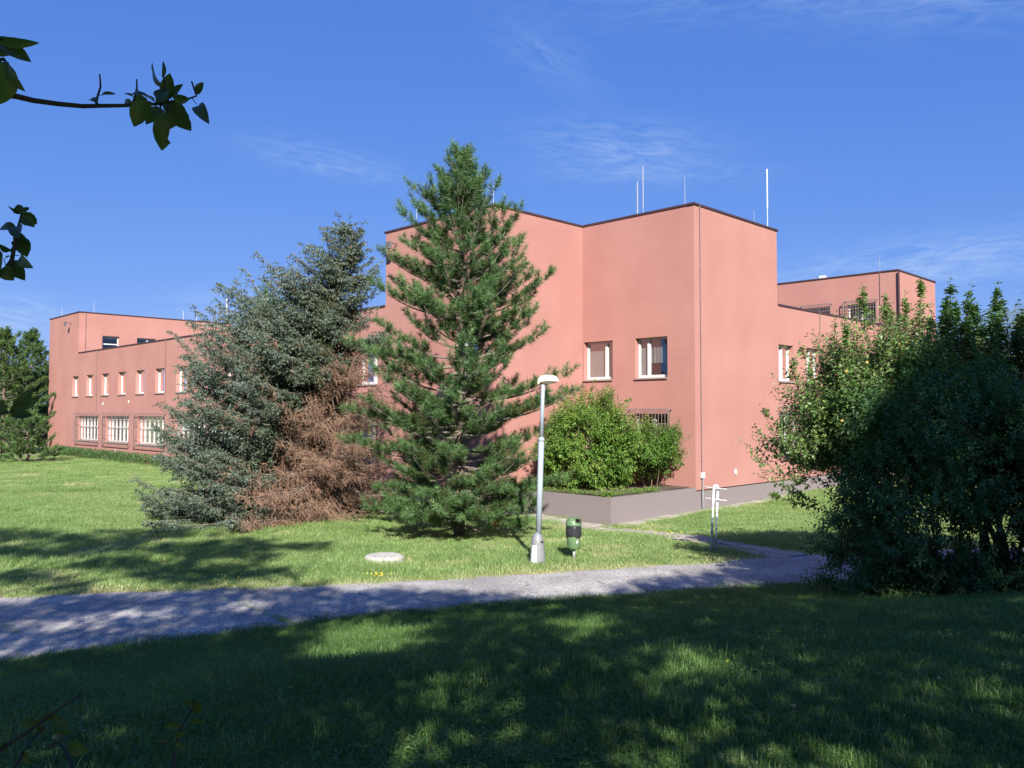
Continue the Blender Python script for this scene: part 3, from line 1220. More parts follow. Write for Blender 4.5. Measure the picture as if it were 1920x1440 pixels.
# ------------------------------------------------------------------ street furniture
M_lampgrey = pmat('lamp_grey_paint', (.20, .205, .215), (.16, .165, .175), 5, .45, spec=.4, detail=6)
M_polepale = pmat('pole_pale_paint', (.29, .335, .38), (.24, .28, .32), 4, .4, spec=.4)
M_cream = pmat('cream_plastic', (.62, .58, .43), (.52, .48, .35), 6, .4)
M_underside = pmat('lamp_diffuser', (.30, .26, .22), (.22, .19, .17), 6, .3)
M_notice = pmat('pale_notice', (.42, .46, .52), (.48, .50, .53), 9, .6)
M_green = pmat('bin_green_plastic', (.085, .155, .07), (.11, .185, .09), 4, .42, spec=.45)
M_bag = pmat('black_bag', (.018, .018, .022), (.03, .03, .035), 8, .28, .5, 14, spec=.6, dist=.03)
M_black = pmat('black_opening', (.01, .01, .01), (.015, .015, .015), 3, .8)
M_concrete = pmat('pale_concrete', (.46, .44, .40), (.30, .285, .25), 9, .92, .6, 40, detail=7)

lx, ly = .55, 17.78
lamp = empty('street_lamp', (lx, ly, g1(lx, ly)), 0, 'short leaning grey park lamp with cream head beside the path', 'street lamp')
g = Geo()
g.lathe([(.165, -.1), (.175, .02), (.17, .08), (.145, .42), (.135, .50), (.12, .58), (.09, .645), (.055, .685), (.05, .70)], sides=28)
g.build('base_cone', M_lampgrey, lamp, smooth=True)
g = Geo()
g.box((.085, -.115, .50), (.06, .03, .025), tint=.2)
g.build('lock_slot', M_black, lamp)
g = Geo()
an = np.linspace(R(214), R(262), 8)
zs = [.06, .24, .42]
for i in range(7):
    for (z0, z1) in ((.06, .25), (.25, .43)):
        r0, r1 = .174 - (z0 - .06) * .075 + .004, .174 - (z1 - .06) * .075 + .004
        p = [(r0 * math.cos(an[i]), r0 * math.sin(an[i]), z0), (r0 * math.cos(an[i + 1]), r0 * math.sin(an[i + 1]), z0),
             (r1 * math.cos(an[i + 1]), r1 * math.sin(an[i + 1]), z1), (r1 * math.cos(an[i]), r1 * math.sin(an[i]), z1)]
        g.add(p, [(0, 1, 2, 3)])
g.build('paper_notice', M_notice, lamp)
lean = .125 / 3.95
g = Geo()
g.tube([(lean * .6, 0, .6), (lean * 1.6, 0, 1.6), (lean * 2.68, 0, 2.68)], .062, 16)
g.build('lower_pole', M_polepale, lamp, smooth=True)
g = Geo()
g.lathe([(.062, 2.64), (.07, 2.66), (.07, 2.70), (.05, 2.735)], (lean * 2.68, 0, 0), 16)
g.build('collar', M_polepale, lamp, smooth=True)
g = Geo()
g.tube([(lean * 2.7, 0, 2.7), (lean * 3.4, 0, 3.4), (lean * 3.95, 0, 3.93)], .043, 14)
g.build('upper_pole', M_polepale, lamp, smooth=True)
# lamp head: a cream shell with a sloping underside, along +x (a little towards the viewer)
hd = bpy.data.objects.new('lamp_head', None)
g = Geo()
secs = [(-.125, 3.885, 3.95, .055), (-.11, 3.87, 4.01, .085), (-.05, 3.93, 4.065, .105), (.06, 3.945, 4.085, .115), (.20, 3.94, 4.075, .12),
        (.28, 3.935, 4.05, .112), (.325, 3.935, 4.00, .085), (.34, 3.94, 3.965, .05)]
V = []
for x, zb, zt, hw in secs:
    zm = zb + (zt - zb) * .45
    V.append([(x, -hw, zb), (x, -hw * 1.0, zm), (x, -hw * .72, zt - .012), (x, -hw * .3, zt), (x, hw * .3, zt), (x, hw * .72, zt - .012), (x, hw, zm), (x, hw, zb)])
k = 8
F = []
for i in range(len(secs) - 1):
    for j in range(k - 1):
        F.append((i * k + j, i * k + j + 1, (i + 1) * k + j + 1, (i + 1) * k + j))
F += [tuple(range(k)), tuple(range((len(secs) - 1) * k, len(secs) * k))[::-1]]
g.add(np.array(V).reshape(-1, 3) + np.array([lean * 3.95, 0, 0]), F)
hd = g.build('lamp_head', M_cream, lamp, smooth=True)
g = Geo()
V = []
for x, zb, hw in ((-.06, 3.90, .07), (.0, 3.89, .10), (.2, 3.895, .105), (.27, 3.91, .095), (.32, 3.935, .07)):
    V.append([(x, -hw, zb + .035), (x, -hw * .7, zb), (x, hw * .7, zb), (x, hw, zb + .035)])
F = [(i * 4 + j, i * 4 + j + 1, i * 4 + 5 + j, i * 4 + 4 + j) for i in range(4) for j in range(3)] + [(0, 1, 2, 3), (16, 17, 18, 19)]
g.add(np.array(V).reshape(-1, 3) + np.array([lean * 3.95, 0, 0]), F)
g.build('diffuser', M_underside, hd)

bx, by = 1.365, 18.28
lb = empty('litter_bin', (bx, by, g1(bx, by)), 0, 'green litter bin on a post with a black bag folded over its rim', 'litter bin')
tiltm = lambda z: np.array([.025 * (1 - z), 0, z])
g = Geo()
g.tube([(.012, .02, -.2), (.008, .02, .1), (0, .02, .34)], .034, 12)
g.build('post', M_steel, lb, smooth=True)
g = Geo()
g.lathe([(.05, .245), (.115, .25), (.135, .262), (.142, .29), (.15, .45), (.158, .62), (.162, .74)], sides=28)
g.build('bin_body', M_green, lb, smooth=True)
rb = np.random.default_rng(8)
ph = rb.random(6) * 6
wob = lambda a, i: (.030 * np.sin(a * 5 + ph[0] + i) + .022 * np.sin(a * 9 + ph[1] - i * 1.3) + .012 * np.sin(a * 17 + ph[2])) * (.5 + .25 * i)
g = Geo()
a = np.linspace(0, 2 * np.pi, 48, endpoint=False)
prof = [(.166, .77), (.172, .72), (.174, .66), (.178, .60), (.172, .545), (.163, .515)]
vs = []
for i, (r, z) in enumerate(prof):
    rr = r * (1 + .45 * np.abs(wob(a, i)))
    zz = z + (.022 * np.sin(a * 3 + 1.1) + .014 * np.sin(a * 7)) * (i / 5) ** 2
    vs.append(np.stack([rr * np.cos(a), rr * np.sin(a), zz], 1))
F = [(i * 48 + j, i * 48 + (j + 1) % 48, (i + 1) * 48 + (j + 1) % 48, (i + 1) * 48 + j) for i in range(5) for j in range(48)]
g.add(np.concatenate(vs), F)
g.build('bin_bag', M_bag, lb, smooth=True)
g = Geo()
n = 32
prof = [(.182, .765), (.184, .80), (.176, .83), (.160, .87), (.13, .905), (.085, .93), (.03, .94)]
vs = []
for r, z in prof:
    aa = np.linspace(0, 2 * np.pi, n, endpoint=False)
    vs.append(np.stack([r * np.cos(aa), r * np.sin(aa), np.full(n, z)], 1))
F = []
op = lambda i, j: (2 <= i <= 4) and (-62 < ((j * 360 / n + 180) % 360 - 180) + 20 < 48)
for i in range(len(prof) - 1):
    for j in range(n):
        if op(i, j):
            continue
        F.append((i * n + j, i * n + (j + 1) % n, (i + 1) * n + (j + 1) % n, (i + 1) * n + j))
F.append(tuple(6 * n + j for j in range(n)))
g.add(np.concatenate(vs), F)
# raised rim and roof over the opening
for ang in (-82, 28):
    q = R(ang)
    g.tube([(.180 * math.cos(q), .180 * math.sin(q), .83), (.185 * math.cos(q), .185 * math.sin(q), .90), (.12 * math.cos(q), .12 * math.sin(q), .94)], .010, 6)
q = np.radians(np.linspace(-82, 28, 9))
v = [(.19 * math.cos(k), .19 * math.sin(k), .925) for k in q] + [(.05 * math.cos(k), .05 * math.sin(k), .948) for k in q]
g.add(v, [(i, i + 1, i + 10, i + 9) for i in range(8)])
g.build('bin_lid', M_green, lb, smooth=False)
g = Geo()
g.lathe([(.155, .79), (.15, .80), (.12, .86), (.05, .89)], sides=20)
g.build('bin_inside', M_black, lb)


def on_cyl(ang, z, r=.157):
    q = R(ang)
    return (r * math.cos(q), r * math.sin(q), z)


g = Geo()
for pts in (([-66, .505], [-60, .505], [-57, .485], [-60, .465], [-66, .465], [-69, .485]),
            ([-72, .44], [-58, .45], [-55, .41], [-60, .39], [-64, .405], [-70, .375], [-74, .38])):
    g.add([on_cyl(a_, z_, .161) for a_, z_ in pts], [tuple(range(len(pts)))])
g.build('white_pictogram', M_white, lb)

# white hairpin rack
M_rack = bpy.data.materials.new('peeling_white_paint')
t, b = principled(M_rack)
co = N(t, 'ShaderNodeTexCoord')
sx = N(t, 'ShaderNodeSeparateXYZ')
lk(t, co.outputs['Object'], sx.inputs[0])
nz = N(t, 'ShaderNodeTexNoise')
nz.inputs['Scale'].default_value = 14
nz.inputs['Detail'].default_value = 5
lk(t, co.outputs['Object'], nz.inputs['Vector'])
h = math_n(t, 'ADD', math_n(t, 'MULTIPLY', math_n(t, 'SUBTRACT', sx.outputs[2], .88), 9.0), math_n(t, 'MULTIPLY', math_n(t, 'SUBTRACT', nz.outputs[0], .36), 4.0))
cl = N(t, 'ShaderNodeClamp')
lk(t, h, cl.inputs[0])
mx = N(t, 'ShaderNodeMix', data_type='RGBA')
lk(t, cl.outputs[0], mx.inputs[0])
rp = N(t, 'ShaderNodeValToRGB')
rp.color_ramp.elements[0].position, rp.color_ramp.elements[0].color = .4, (.13, .17, .19, 1)
rp.color_ramp.elements[1].position, rp.color_ramp.elements[1].color = .62, (.50, .55, .58, 1)
lk(t, nz.outputs[0], rp.inputs[0])
lk(t, rp.outputs[0], mx.inputs[6])
mx.inputs[7].default_value = (.84, .84, .83, 1)
lk(t, mx.outputs[2], b.inputs['Base Color'])
b.inputs['Roughness'].default_value = .4
rx, ry = 4.66, 19.16
rk = empty('steel_stand', (rx, ry, g1(rx, ry)), R(-8), 'narrow hairpin steel stand, white on top and peeling below, with two crossbars', 'stand')
g = Geo()
hw = .048
sl = .075
pts = [(-hw, 0, -.2), (-hw + sl * .25, 0, .4), (-hw + sl * .7, 0, 1.0), (-hw + sl, 0, 1.50)]
pts += [(sl + hw * math.cos(q), 0, 1.52 + hw * math.sin(q)) for q in np.linspace(math.pi, 0, 9)]
pts += [(hw + sl, 0, 1.50), (hw + sl * .7, 0, 1.0), (hw + sl * .25, 0, .4), (hw, 0, -.2)]
g.tube(pts, .026, 10)
g.build('hairpin_tube', M_rack, rk, smooth=True)
for z in (1.50, 1.24):
    g = Geo()
    g.tube([(sl - .215, .17, z + .015), (sl, -.03, z), (sl + .215, -.20, z + .0)], .016, 8)
    g.build('crossbar', M_white, rk)

mxx, myy = -2.82, 18.22
mh = empty('well_cover', (mxx, myy, g1(mxx, myy)), 0, 'round pale concrete well cover standing a little proud of the lawn', 'well cover')
g = Geo()
g.lathe([(.43, -.15), (.435, .09), (.42, .105), (.40, .108)], sides=36, wob=lambda a, i: .012 * np.sin(a * 7 + i) + .008 * np.sin(a * 13))
g.build('concrete_ring', M_concrete, mh)
g = Geo()
g.lathe([(.395, .09), (.395, .125), (.37, .137), (.02, .145)], sides=36)
g.build('lid', M_concrete, mh)

# ------------------------------------------------------------------ vegetation
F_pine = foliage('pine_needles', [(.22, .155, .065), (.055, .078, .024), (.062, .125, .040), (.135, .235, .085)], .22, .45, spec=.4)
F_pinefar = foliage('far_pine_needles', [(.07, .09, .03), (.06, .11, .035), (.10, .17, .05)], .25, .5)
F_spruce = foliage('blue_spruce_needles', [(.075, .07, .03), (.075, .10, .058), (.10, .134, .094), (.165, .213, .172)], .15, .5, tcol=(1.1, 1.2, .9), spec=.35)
M_dead = pmat('dead_twigs', (.25, .155, .105), (.155, .095, .066), 7, .95)
M_deadr = foliage('dead_needles', [(.15, .088, .058), (.235, .145, .097), (.33, .22, .155)], .1, .8, tcol=(1.1, 1, .8))
F_shrub = foliage('shrub_leaves', [(.045, .105, .018), (.085, .19, .028), (.15, .27, .045), (.25, .31, .07)], .36, .42, spec=.4)
F_apple = foliage('apple_leaves', [(.045, .09, .026), (.088, .165, .042), (.145, .245, .07), (.26, .34, .115)], .35, .42, spec=.4)
F_dark = foliage('dense_bush_leaves', [(.038, .085, .032), (.064, .135, .046), (.105, .20, .068)], .32, .5)
F_tree = foliage('tree_leaves', [(.04, .085, .02), (.065, .13, .03), (.10, .18, .04)], .33, .45)
F_near = foliage('near_leaves', [(.032, .062, .016), (.055, .095, .022), (.09, .14, .03)], .30, .4, spec=.4)


def pine(base, height, prof, name, label, seed, n_per=70, nl=.105, nw=.0075, step=.42, nb=5, explicit=(), group=None, mat=None, low=.45, tr=.13, bend=(0, 0), lat_step=.155, lean=(0, 0), sub=False):
    r = np.random.default_rng(seed)
    x0, y0 = base
    root = empty(name, (x0, y0, g1(x0, y0)), 0, label, 'pine tree', group)
    tz = np.linspace(-.2, height - .1, 14)
    tp = np.stack([bend[0] * np.sin(tz / height * 3) + lean[0] * tz / height, bend[1] * np.sin(tz / height * 2.4) + lean[1] * tz / height, tz], 1)

    def trunk_at(h):
        return np.array([np.interp(h, tz, tp[:, 0]), np.interp(h, tz, tp[:, 1]), h])
    gt = Geo()
    gt.tube(tp, np.interp(tz, [0, height], [tr, .018]), 10)
    gt.build('trunk', M_barkp, root, smooth=True)
    br = []
    h = low
    k = 0
    while h < height - .25:
        L0 = prof(h)
        a0 = r.random() * 7
        for j in range(nb + (r.random() < .4) - (r.random() < .35)):
            az = a0 + 2 * np.pi * j / nb + r.normal(0, .25)
            f = h / height
            L = L0 * r.uniform(.5, 1.08)
            el = np.interp(f, [0, .3, .7, 1], [-.10, .10, .38, .9]) + r.normal(0, .08)
            br.append((h + r.normal(0, .12), az, L, el, r.uniform(.16, .36)))
        h += step * (1.0 if h < height * .6 else .8) * r.uniform(.85, 1.15)
    br += list(explicit)
    gb = Geo()
    SP, SD, SL, ST = [], [], [], []
    for (h, az, L, el, curve) in br:
        o = np.array([math.cos(az), math.sin(az), 0])
        sd = np.array([-o[1], o[0], 0])
        s0 = trunk_at(h)
        n = 8
        tt = np.linspace(0, 1, n)
        wig = np.cumsum(r.normal(0, .018 * L, n))
        P = s0 + o * (L * tt * math.cos(el))[:, None] + Z3 * (L * (math.sin(el) * tt + curve * (tt ** 2.4) - .06 * np.sin(tt * np.pi)))[:, None] + sd * wig[:, None]
        P[:, 2] = np.maximum(P[:, 2], .15 + .25 * tt)
        gb.tube(P, np.interp(tt, [0, 1], [.010 + .011 * L, .005]), 5, cap=False)
        live0 = .27 + .12 * (1 - h / height)
        q = live0
        side = 1
        while q < .98:
            p = np.array([np.interp(q, tt, P[:, i]) for i in range(3)])
            i0 = min(int(q * (n - 1)), n - 2)
            d = unit(P[i0 + 1] - P[i0])
            ll = (.16 + .42 * L * (1.02 - q) * .55) * r.uniform(.65, 1.2)
            ld = unit(d * r.uniform(.55, .9) + side * sd * r.uniform(.5, .95) + Z3 * r.uniform(.0, .38))
            pe = p + ld * ll + Z3 * (.22 * ll)
            gb.sticks(p[None], pe[None], .008, .004)
            m = max(1, int(round(ll / .14)))
            for e in range(m):
                u_ = 1 - e / m * .85
                SP.append(p + (pe - p) * u_ * .9 + r.normal(0, .02, 3))
                SD.append(unit(ld * .7 + Z3 * r.uniform(.25, 1.0) + r.normal(0, .22, 3)))
                SL.append(r.uniform(.16, .30) if e == 0 else r.uniform(.12, .2))
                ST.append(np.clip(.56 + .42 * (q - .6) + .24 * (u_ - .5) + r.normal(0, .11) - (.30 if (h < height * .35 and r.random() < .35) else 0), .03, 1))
            if sub and ll > .26:
                for s3 in (-1, 1):
                    d3 = unit(ld * .75 + s3 * np.cross(ld, Z3) * .6 + Z3 * r.uniform(.05, .4))
                    p3 = p + (pe - p) * r.uniform(.25, .6)
                    e3 = p3 + d3 * ll * .5
                    gb.sticks(p3[None], e3[None], .006, .003)
                    SP.append(e3 - d3 * .12); SD.append(unit(d3 + Z3 * r.uniform(.1, .6) + r.normal(0, .2, 3))); SL.append(r.uniform(.13, .2))
                    ST.append(np.clip(.58 + r.normal(0, .12), .03, 1))
            q += lat_step / L * r.uniform(.75, 1.25)
            side = -side
        # leading shoots at the branch tip
        d = unit(P[-1] - P[-2])
        for e in range(3):
            SP.append(P[-1] - d * .12 * e + r.normal(0, .02, 3))
            SD.append(unit(d + Z3 * r.uniform(.1, .4) + r.normal(0, .12 * (e + .3), 3)))
            SL.append(r.uniform(.16, .26))
            ST.append(.78 + r.normal(0, .06))
    top = trunk_at(height - .15)
    for e in range(7):
        SP.append(top - Z3 * .12 * e)
        SD.append(unit(Z3 + r.normal(0, .10 + .05 * e, 3)))
        SL.append(.25)
        ST.append(.8)
    gb.build('branches', M_twiggrey, root, smooth=False)
    gn = Geo()
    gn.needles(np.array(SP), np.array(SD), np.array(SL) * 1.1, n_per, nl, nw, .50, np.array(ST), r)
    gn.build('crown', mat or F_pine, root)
    return root


# black pine in front of the tower
def ex(px_dx, h_tip, h0, depth=0.0, el=None):
    L = math.hypot(px_dx, depth)
    az = math.atan2(depth, px_dx)
    rise = h_tip - h0
    e = math.atan2(rise * .62, L)
    return (h0, az, L / math.cos(e), e, .38 * rise / L if rise > 0 else .05)


exp_ = [ex(-1.35, 9.45, 8.75, -.3), ex(.70, 9.75, 9.2, -.1), ex(.98, 9.5, 8.7, -.35), ex(-1.60, 8.75, 7.75, -.2), ex(1.60, 8.75, 7.25, -.35),
        ex(-2.15, 7.7, 6.8, -.2), ex(2.45, 7.05, 5.95, -.4), ex(1.95, 7.15, 6.2, .4), ex(-2.5, 6.9, 6.0, .3), ex(2.15, 5.5, 4.7, -.5), ex(2.95, 4.4, 3.7, -.5), ex(3.10, 3.9, 3.15, -.3),
        ex(-3.0, 5.2, 4.6, -.4), ex(-3.0, 3.4, 3.0, -.6), ex(-2.9, 2.6, 2.2, -.9), ex(2.75, 1.55, 1.25, -.4), ex(-2.2, .7, .75, -1.0), ex(2.0, .85, .9, -.8),
        ex(-1.2, .5, .7, -1.7), ex(.4, .55, .8, -2.0), ex(1.2, 1.4, 1.2, -1.6), ex(-.3, 2.4, 1.9, -2.0), ex(.9, 3.2, 2.6, -1.9), ex(-1.4, 3.9, 3.3, -1.6), ex(.2, 5.1, 4.2, -1.7), ex(-.9, 6.2, 5.3, -1.4), ex(.8, 6.6, 5.7, -1.3),
        ex(-.5, .75, .8, -2.1), ex(.1, 1.0, 1.0, -2.1), ex(.8, .6, .7, -1.9), ex(1.5, .7, .8, -1.4), ex(-1.7, .75, .8, -1.5), ex(-.9, 1.3, 1.2, -1.9), ex(.4, 1.6, 1.4, -2.0), ex(1.9, 1.2, 1.2, -.9), ex(-2.0, 1.3, 1.3, -1.0)]
pine((-1.42, 22.3), 10.35, lambda h: np.interp(h, [0, 1.5, 3.5, 5.5, 7, 8.2, 9.2, 10.3], [2.2, 2.45, 2.5, 2.2, 1.85, 1.35, .8, .25]),
     'pine_tree', 'tall open black pine with upswept branches in front of the tower', 21, explicit=exp_, n_per=62, nl=.165, nw=.0125, bend=(.05, .03), step=.41, nb=6, lat_step=.165, tr=.15, sub=True)


# blue spruce, its lower right half dead and brown
def spruce(base, height):
    r = np.random.default_rng(33)
    x0, y0 = base
    root = empty('spruce_tree', (x0, y0, g1(x0, y0)), 0, 'blue spruce with a bare brown dead patch on its lower right side', 'spruce tree')
    tz = np.linspace(-.2, height - .05, 16)
    tp = np.stack([.55 * (tz / height) ** 1.5 + .08 * np.sin(tz), .05 * np.sin(tz * .8), tz], 1)

    def trunk_at(h):
        return np.array([np.interp(h, tz, tp[:, 0]), np.interp(h, tz, tp[:, 1]), h])
    gt = Geo()
    gt.tube(tp, np.interp(tz, [0, height], [.20, .015]), 10)
    gt.build('trunk', M_bark, root, smooth=True)
    gb, gd, gdn = Geo(), Geo(), Geo()
    TP, TD, TL, TT = [], [], [], []
    DP0, DP1, DR = [], [], []
    DN, DD, DL = [], [], []
    CP, CD = [], []
    br = []
    h = .25
    while h < height - .15:
        f = h / height
        for j in range(6 if h < 6.5 else 7):
            az = r.random() * 2 * np.pi
            o = np.array([math.cos(az), math.sin(az)])
            # wider to the left (-x), stepped outline
            Rl = np.interp(h, [0, .6, 1.5, 2.8, 4.3, 5.2, 6.0, 6.7, 7.4, 8.0, 8.6, 9.0, height], [5.8, 5.8, 5.5, 5.3, 4.8, 4.2, 3.6, 2.8, 2.1, 1.7, .85, .45, .12])
            Rr = np.interp(h, [0, 1.5, 3, 5, 6.5, 8, 8.8, height], [2.5, 2.5, 2.3, 1.9, 1.35, .85, .5, .10])
            Rf = np.interp(h, [0, 2, 4, 6.5, 8, height], [2.9, 2.7, 2.2, 1.2, .55, .10])
            if o[0] < 0:
                L = math.sqrt((o[0] * Rl) ** 2 + (o[1] * Rf) ** 2)
            else:
                L = math.sqrt((o[0] * Rr) ** 2 + (o[1] * Rf) ** 2)
            br.append((h + r.normal(0, .06), az, L * r.uniform(.72, 1.06)))
        h += .18 if h > 5 else .165
    for k in range(150):
        h = r.uniform(.3, 5.9)
        Rl = np.interp(h, [0, .6, 1.5, 2.8, 4.3, 5.2, 6.0, 6.7], [5.9, 5.8, 5.6, 5.4, 4.9, 4.4, 3.9, 3.2])
        br.append((h, math.pi + r.uniform(-.6, 1.25), Rl * r.uniform(.6, 1.03)))
    for k in range(46):
        h = r.uniform(5.9, 8.2)
        br.append((h, math.pi + r.uniform(-1.2, 1.3), np.interp(h, [5.9, 7, 8.2], [3.3, 2.5, 1.25]) * r.uniform(.55, 1)))
    br = [q for q in br if q[0] < 6.3 or r.random() < .68]
    for (h_, xt, zt) in ((6.3, -3.75, 7.2), (6.0, -3.9, 6.55), (7.0, -2.3, 8.05), (7.3, -1.0, 8.65), (5.6, -3.2, 6.1), (3.9, -4.35, 4.1), (3.0, -4.6, 3.2), (1.0, -5.9, .75), (.7, -5.5, .55), (2.0, -5.0, 2.0), (4.8, -3.9, 4.95),
                         (7.7, -1.5, 0), (7.4, -2.1, 0), (6.9, -2.9, 0), (6.65, -3.5, 0), (6.45, -3.9, 0), (6.1, -3.6, 0), (5.8, -4.1, 0), (5.4, -4.3, 0), (5.0, -4.4, 0), (4.5, -4.6, 0), (3.5, -4.9, 0), (2.5, -5.0, 0), (1.5, -5.3, 0)):
        br.append((h_, math.pi + r.normal(.05, .12), abs(xt)))
    for (h, az, L) in br:
        o = np.array([math.cos(az), math.sin(az), 0])
        sd = np.array([-o[1], o[0], 0])
        f = h / height
        n = 9
        tt = np.linspace(0, 1, n)
        el = np.interp(f, [0, .25, .6, .85, 1], [-.16, -.14, .02, .35, .9])
        el = el + r.normal(0, .11)
        rise = np.interp(f, [0, .5, 1], [.10, .16, .12]) * r.uniform(.2, 1.8)
        s0 = trunk_at(h)
        wig = np.cumsum(r.normal(0, .012 * L, n))
        P = s0 + o * (L * tt)[:, None] + Z3 * (L * (el * tt - .10 * np.sin(tt * np.pi) + rise * tt ** 3))[:, None] + sd * wig[:, None]
        P[:, 2] = np.maximum(P[:, 2], .10 + .12 * tt)
        cx = P[5][0]
        zc = P[5][2]
        dead_lim = np.interp(zc, [0, 1.2, 2.5, 3.6, 4.6, 5.3], [-1.75, -1.65, -1.0, -.25, .35, 2.5])
        front = -o[1]
        dn = r.normal(0, .22)
        dead_b = cx + dn > dead_lim and zc < 5.3
        gb.tube(P, np.interp(tt, [0, 1], [.008 + .007 * L, .004]), 5, cap=False)
        q = .10
        side = 1
        stp = .085
        while q < 1.0:
            p = np.array([np.interp(q, tt, P[:, i]) for i in range(3)])
            i0 = min(int(q * (n - 1)), n - 2)
            d = unit(P[i0 + 1] - P[i0])
            ll = (.16 + .42 * L * min(1.0, 1.15 - q) * .42) * r.uniform(.6, 1.25)
            ll = min(ll, .9)
            droop = r.uniform(-.1, .85)
            ld = unit(d * r.uniform(.5, .95) + side * sd * r.uniform(.55, 1.0) - Z3 * droop)
            dead_q = p[2] < 5.5 and p[0] + ld[0] * ll * .6 + dn > np.interp(p[2], [0, 1.2, 2.5, 3.6, 4.6, 5.5], [-1.6, -1.6, -1.1, -.5, .1, 1.6])
            dead = dead_q if r.random() > .13 else (p[2] < 5.5 and p[0] > -2.6)
            pe = p + ld * ll
            if dead:
                DP0.append(p); DP1.append(pe); DR.append(.008)
                for e in range(int(3 + ll * 11)):
                    u_ = r.uniform(.1, 1)
                    p2 = p + (pe - p) * u_
                    d2 = unit(ld * .6 + r.normal(0, .55, 3) - Z3 * .35)
                    l2 = r.uniform(.10, .32)
                    DP0.append(p2); DP1.append(p2 + d2 * l2); DR.append(.006)
                    DN.append(p2); DD.append(d2); DL.append(l2)
            else:
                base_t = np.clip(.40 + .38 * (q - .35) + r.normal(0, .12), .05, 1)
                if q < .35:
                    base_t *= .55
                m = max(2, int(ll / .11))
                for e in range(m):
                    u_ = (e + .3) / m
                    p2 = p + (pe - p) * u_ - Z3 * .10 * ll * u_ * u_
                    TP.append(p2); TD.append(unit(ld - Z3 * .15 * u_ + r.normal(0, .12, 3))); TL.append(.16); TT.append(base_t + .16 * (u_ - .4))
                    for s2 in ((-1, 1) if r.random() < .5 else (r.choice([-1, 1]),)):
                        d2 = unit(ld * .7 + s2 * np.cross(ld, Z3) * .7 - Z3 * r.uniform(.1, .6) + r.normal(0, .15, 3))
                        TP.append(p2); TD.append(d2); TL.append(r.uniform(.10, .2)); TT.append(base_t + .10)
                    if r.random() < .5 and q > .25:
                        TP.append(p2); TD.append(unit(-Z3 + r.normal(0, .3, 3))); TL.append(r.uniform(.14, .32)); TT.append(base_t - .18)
                if h > 6.2 and q > .35 and r.random() < .22:
                    CP.append(pe); CD.append(unit(-Z3 + r.normal(0, .15, 3)))
            q += stp / L * r.uniform(.8, 1.25) * (1.0 if L > 1 else .8)
            side = -side
    for e in range(16):
        TP.append(trunk_at(height - .08 * e)); TD.append(unit(Z3 + r.normal(0, .25 + .05 * e, 3))); TL.append(.2); TT.append(.5)
    gb.build('branches', M_twiggrey, root)
    gn = Geo()
    TP, TD, TL, TT = np.array(TP), np.array(TD), np.array(TL), np.clip(np.array(TT), 0, 1)
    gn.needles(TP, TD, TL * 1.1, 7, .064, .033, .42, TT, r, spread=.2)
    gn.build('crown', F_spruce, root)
    gd.sticks(np.array(DP0), np.array(DP1), np.array(DR), np.array(DR) * .5)
    o = gd.build('dead_branches', M_dead, root)
    o['label'] = 'bare reddish brown dead branches'
    gdn.needles(np.array(DN), np.array(DD), np.array(DL), 4, .04, .014, .5, .5 + r.normal(0, .2, len(DN)), r)
    gdn.build('dead_needles', M_deadr, root)['label'] = 'withered brown needles and stubs'
    gc = Geo()
    CP, CD = np.array(CP), np.array(CD)
    gc.sticks(CP, CP + CD * .035, .008, .017)
    gc.sticks(CP + CD * .035, CP + CD * .095, .019, .006)
    gc.build('cones', pmat('spruce_cones', (.34, .20, .09), (.24, .14, .07), 20, .8), root)['kind'] = 'stuff'
    print('spruce twigs', len(TP), 'dead', len(DP0))


spruce((-5.75, 26.2), 9.5)


def leafy(root, gl, gw, starts, dirs, lens, nl, leafL, leafW, tint, r, up=.25, ang=.95, fold=.35, tvar=.12, wr=.005, droop=.12, lvar=.3):
    """shoots with alternate leaves; starts/dirs (N,3), lens (N)"""
    n = len(starts)
    dirs = unit(dirs)
    t = (np.arange(nl) + .6) / nl
    t = np.clip(t[None] + r.normal(0, .02, (n, nl)), .03, 1)
    L = lens[:, None, None]
    pos = starts[:, None] + dirs[:, None] * (t[..., None] * L) + Z3 * (up * (t ** 2)[..., None] * L)
    d = unit(dirs[:, None] + Z3 * (2 * up * t[..., None]))
    u = perp(d)
    w = np.cross(d, u)
    ph_ = np.arange(nl)[None] * 2.4 + r.random((n, 1)) * 7
    rad = np.cos(ph_)[..., None] * u + np.sin(ph_)[..., None] * w
    ax = unit(d * (1.15 - ang * .75) + rad * ang + r.normal(0, .18, (n, nl, 3)) - Z3 * .10)
    nor = unit(Z3 * .9 + d * .25 + r.normal(0, .35, (n, nl, 3)))
    tt = np.clip(np.broadcast_to(tint, (n,))[:, None] + r.normal(0, tvar, (n, nl)) + .14 * (t - .5), 0, 1)
    sz = (1 + r.normal(0, lvar * .5, (n, nl))) * (1.05 - .35 * t ** 3)
    sz = np.clip(sz, .45, 1.6)
    gl.leaves(pos.reshape(-1, 3), ax.reshape(-1, 3), nor.reshape(-1, 3), (leafL * sz).ravel(), (leafW * sz).ravel(), tt.ravel(), fold, droop=droop)
    if gw is not None:
        mid = starts + dirs * (lens * .5)[:, None] + Z3 * (up * .25 * lens)[:, None]
        end = starts + dirs * lens[:, None] + Z3 * (up * lens)[:, None]
        gw.sticks(starts, mid, wr, wr * .75)
        gw.sticks(mid, end, wr * .75, wr * .3)


def clumps(r, center, radii, k, inner=.55, zmin=-1.0, power=1.0):
    d = unit(r.normal(size=(k * 3, 3)))
    d = d[d[:, 2] > zmin][:k]
    rad = inner + (1 - inner) * r.random(len(d)) ** power
    return np.asarray(center) + d * rad[:, None] * np.asarray(radii), d


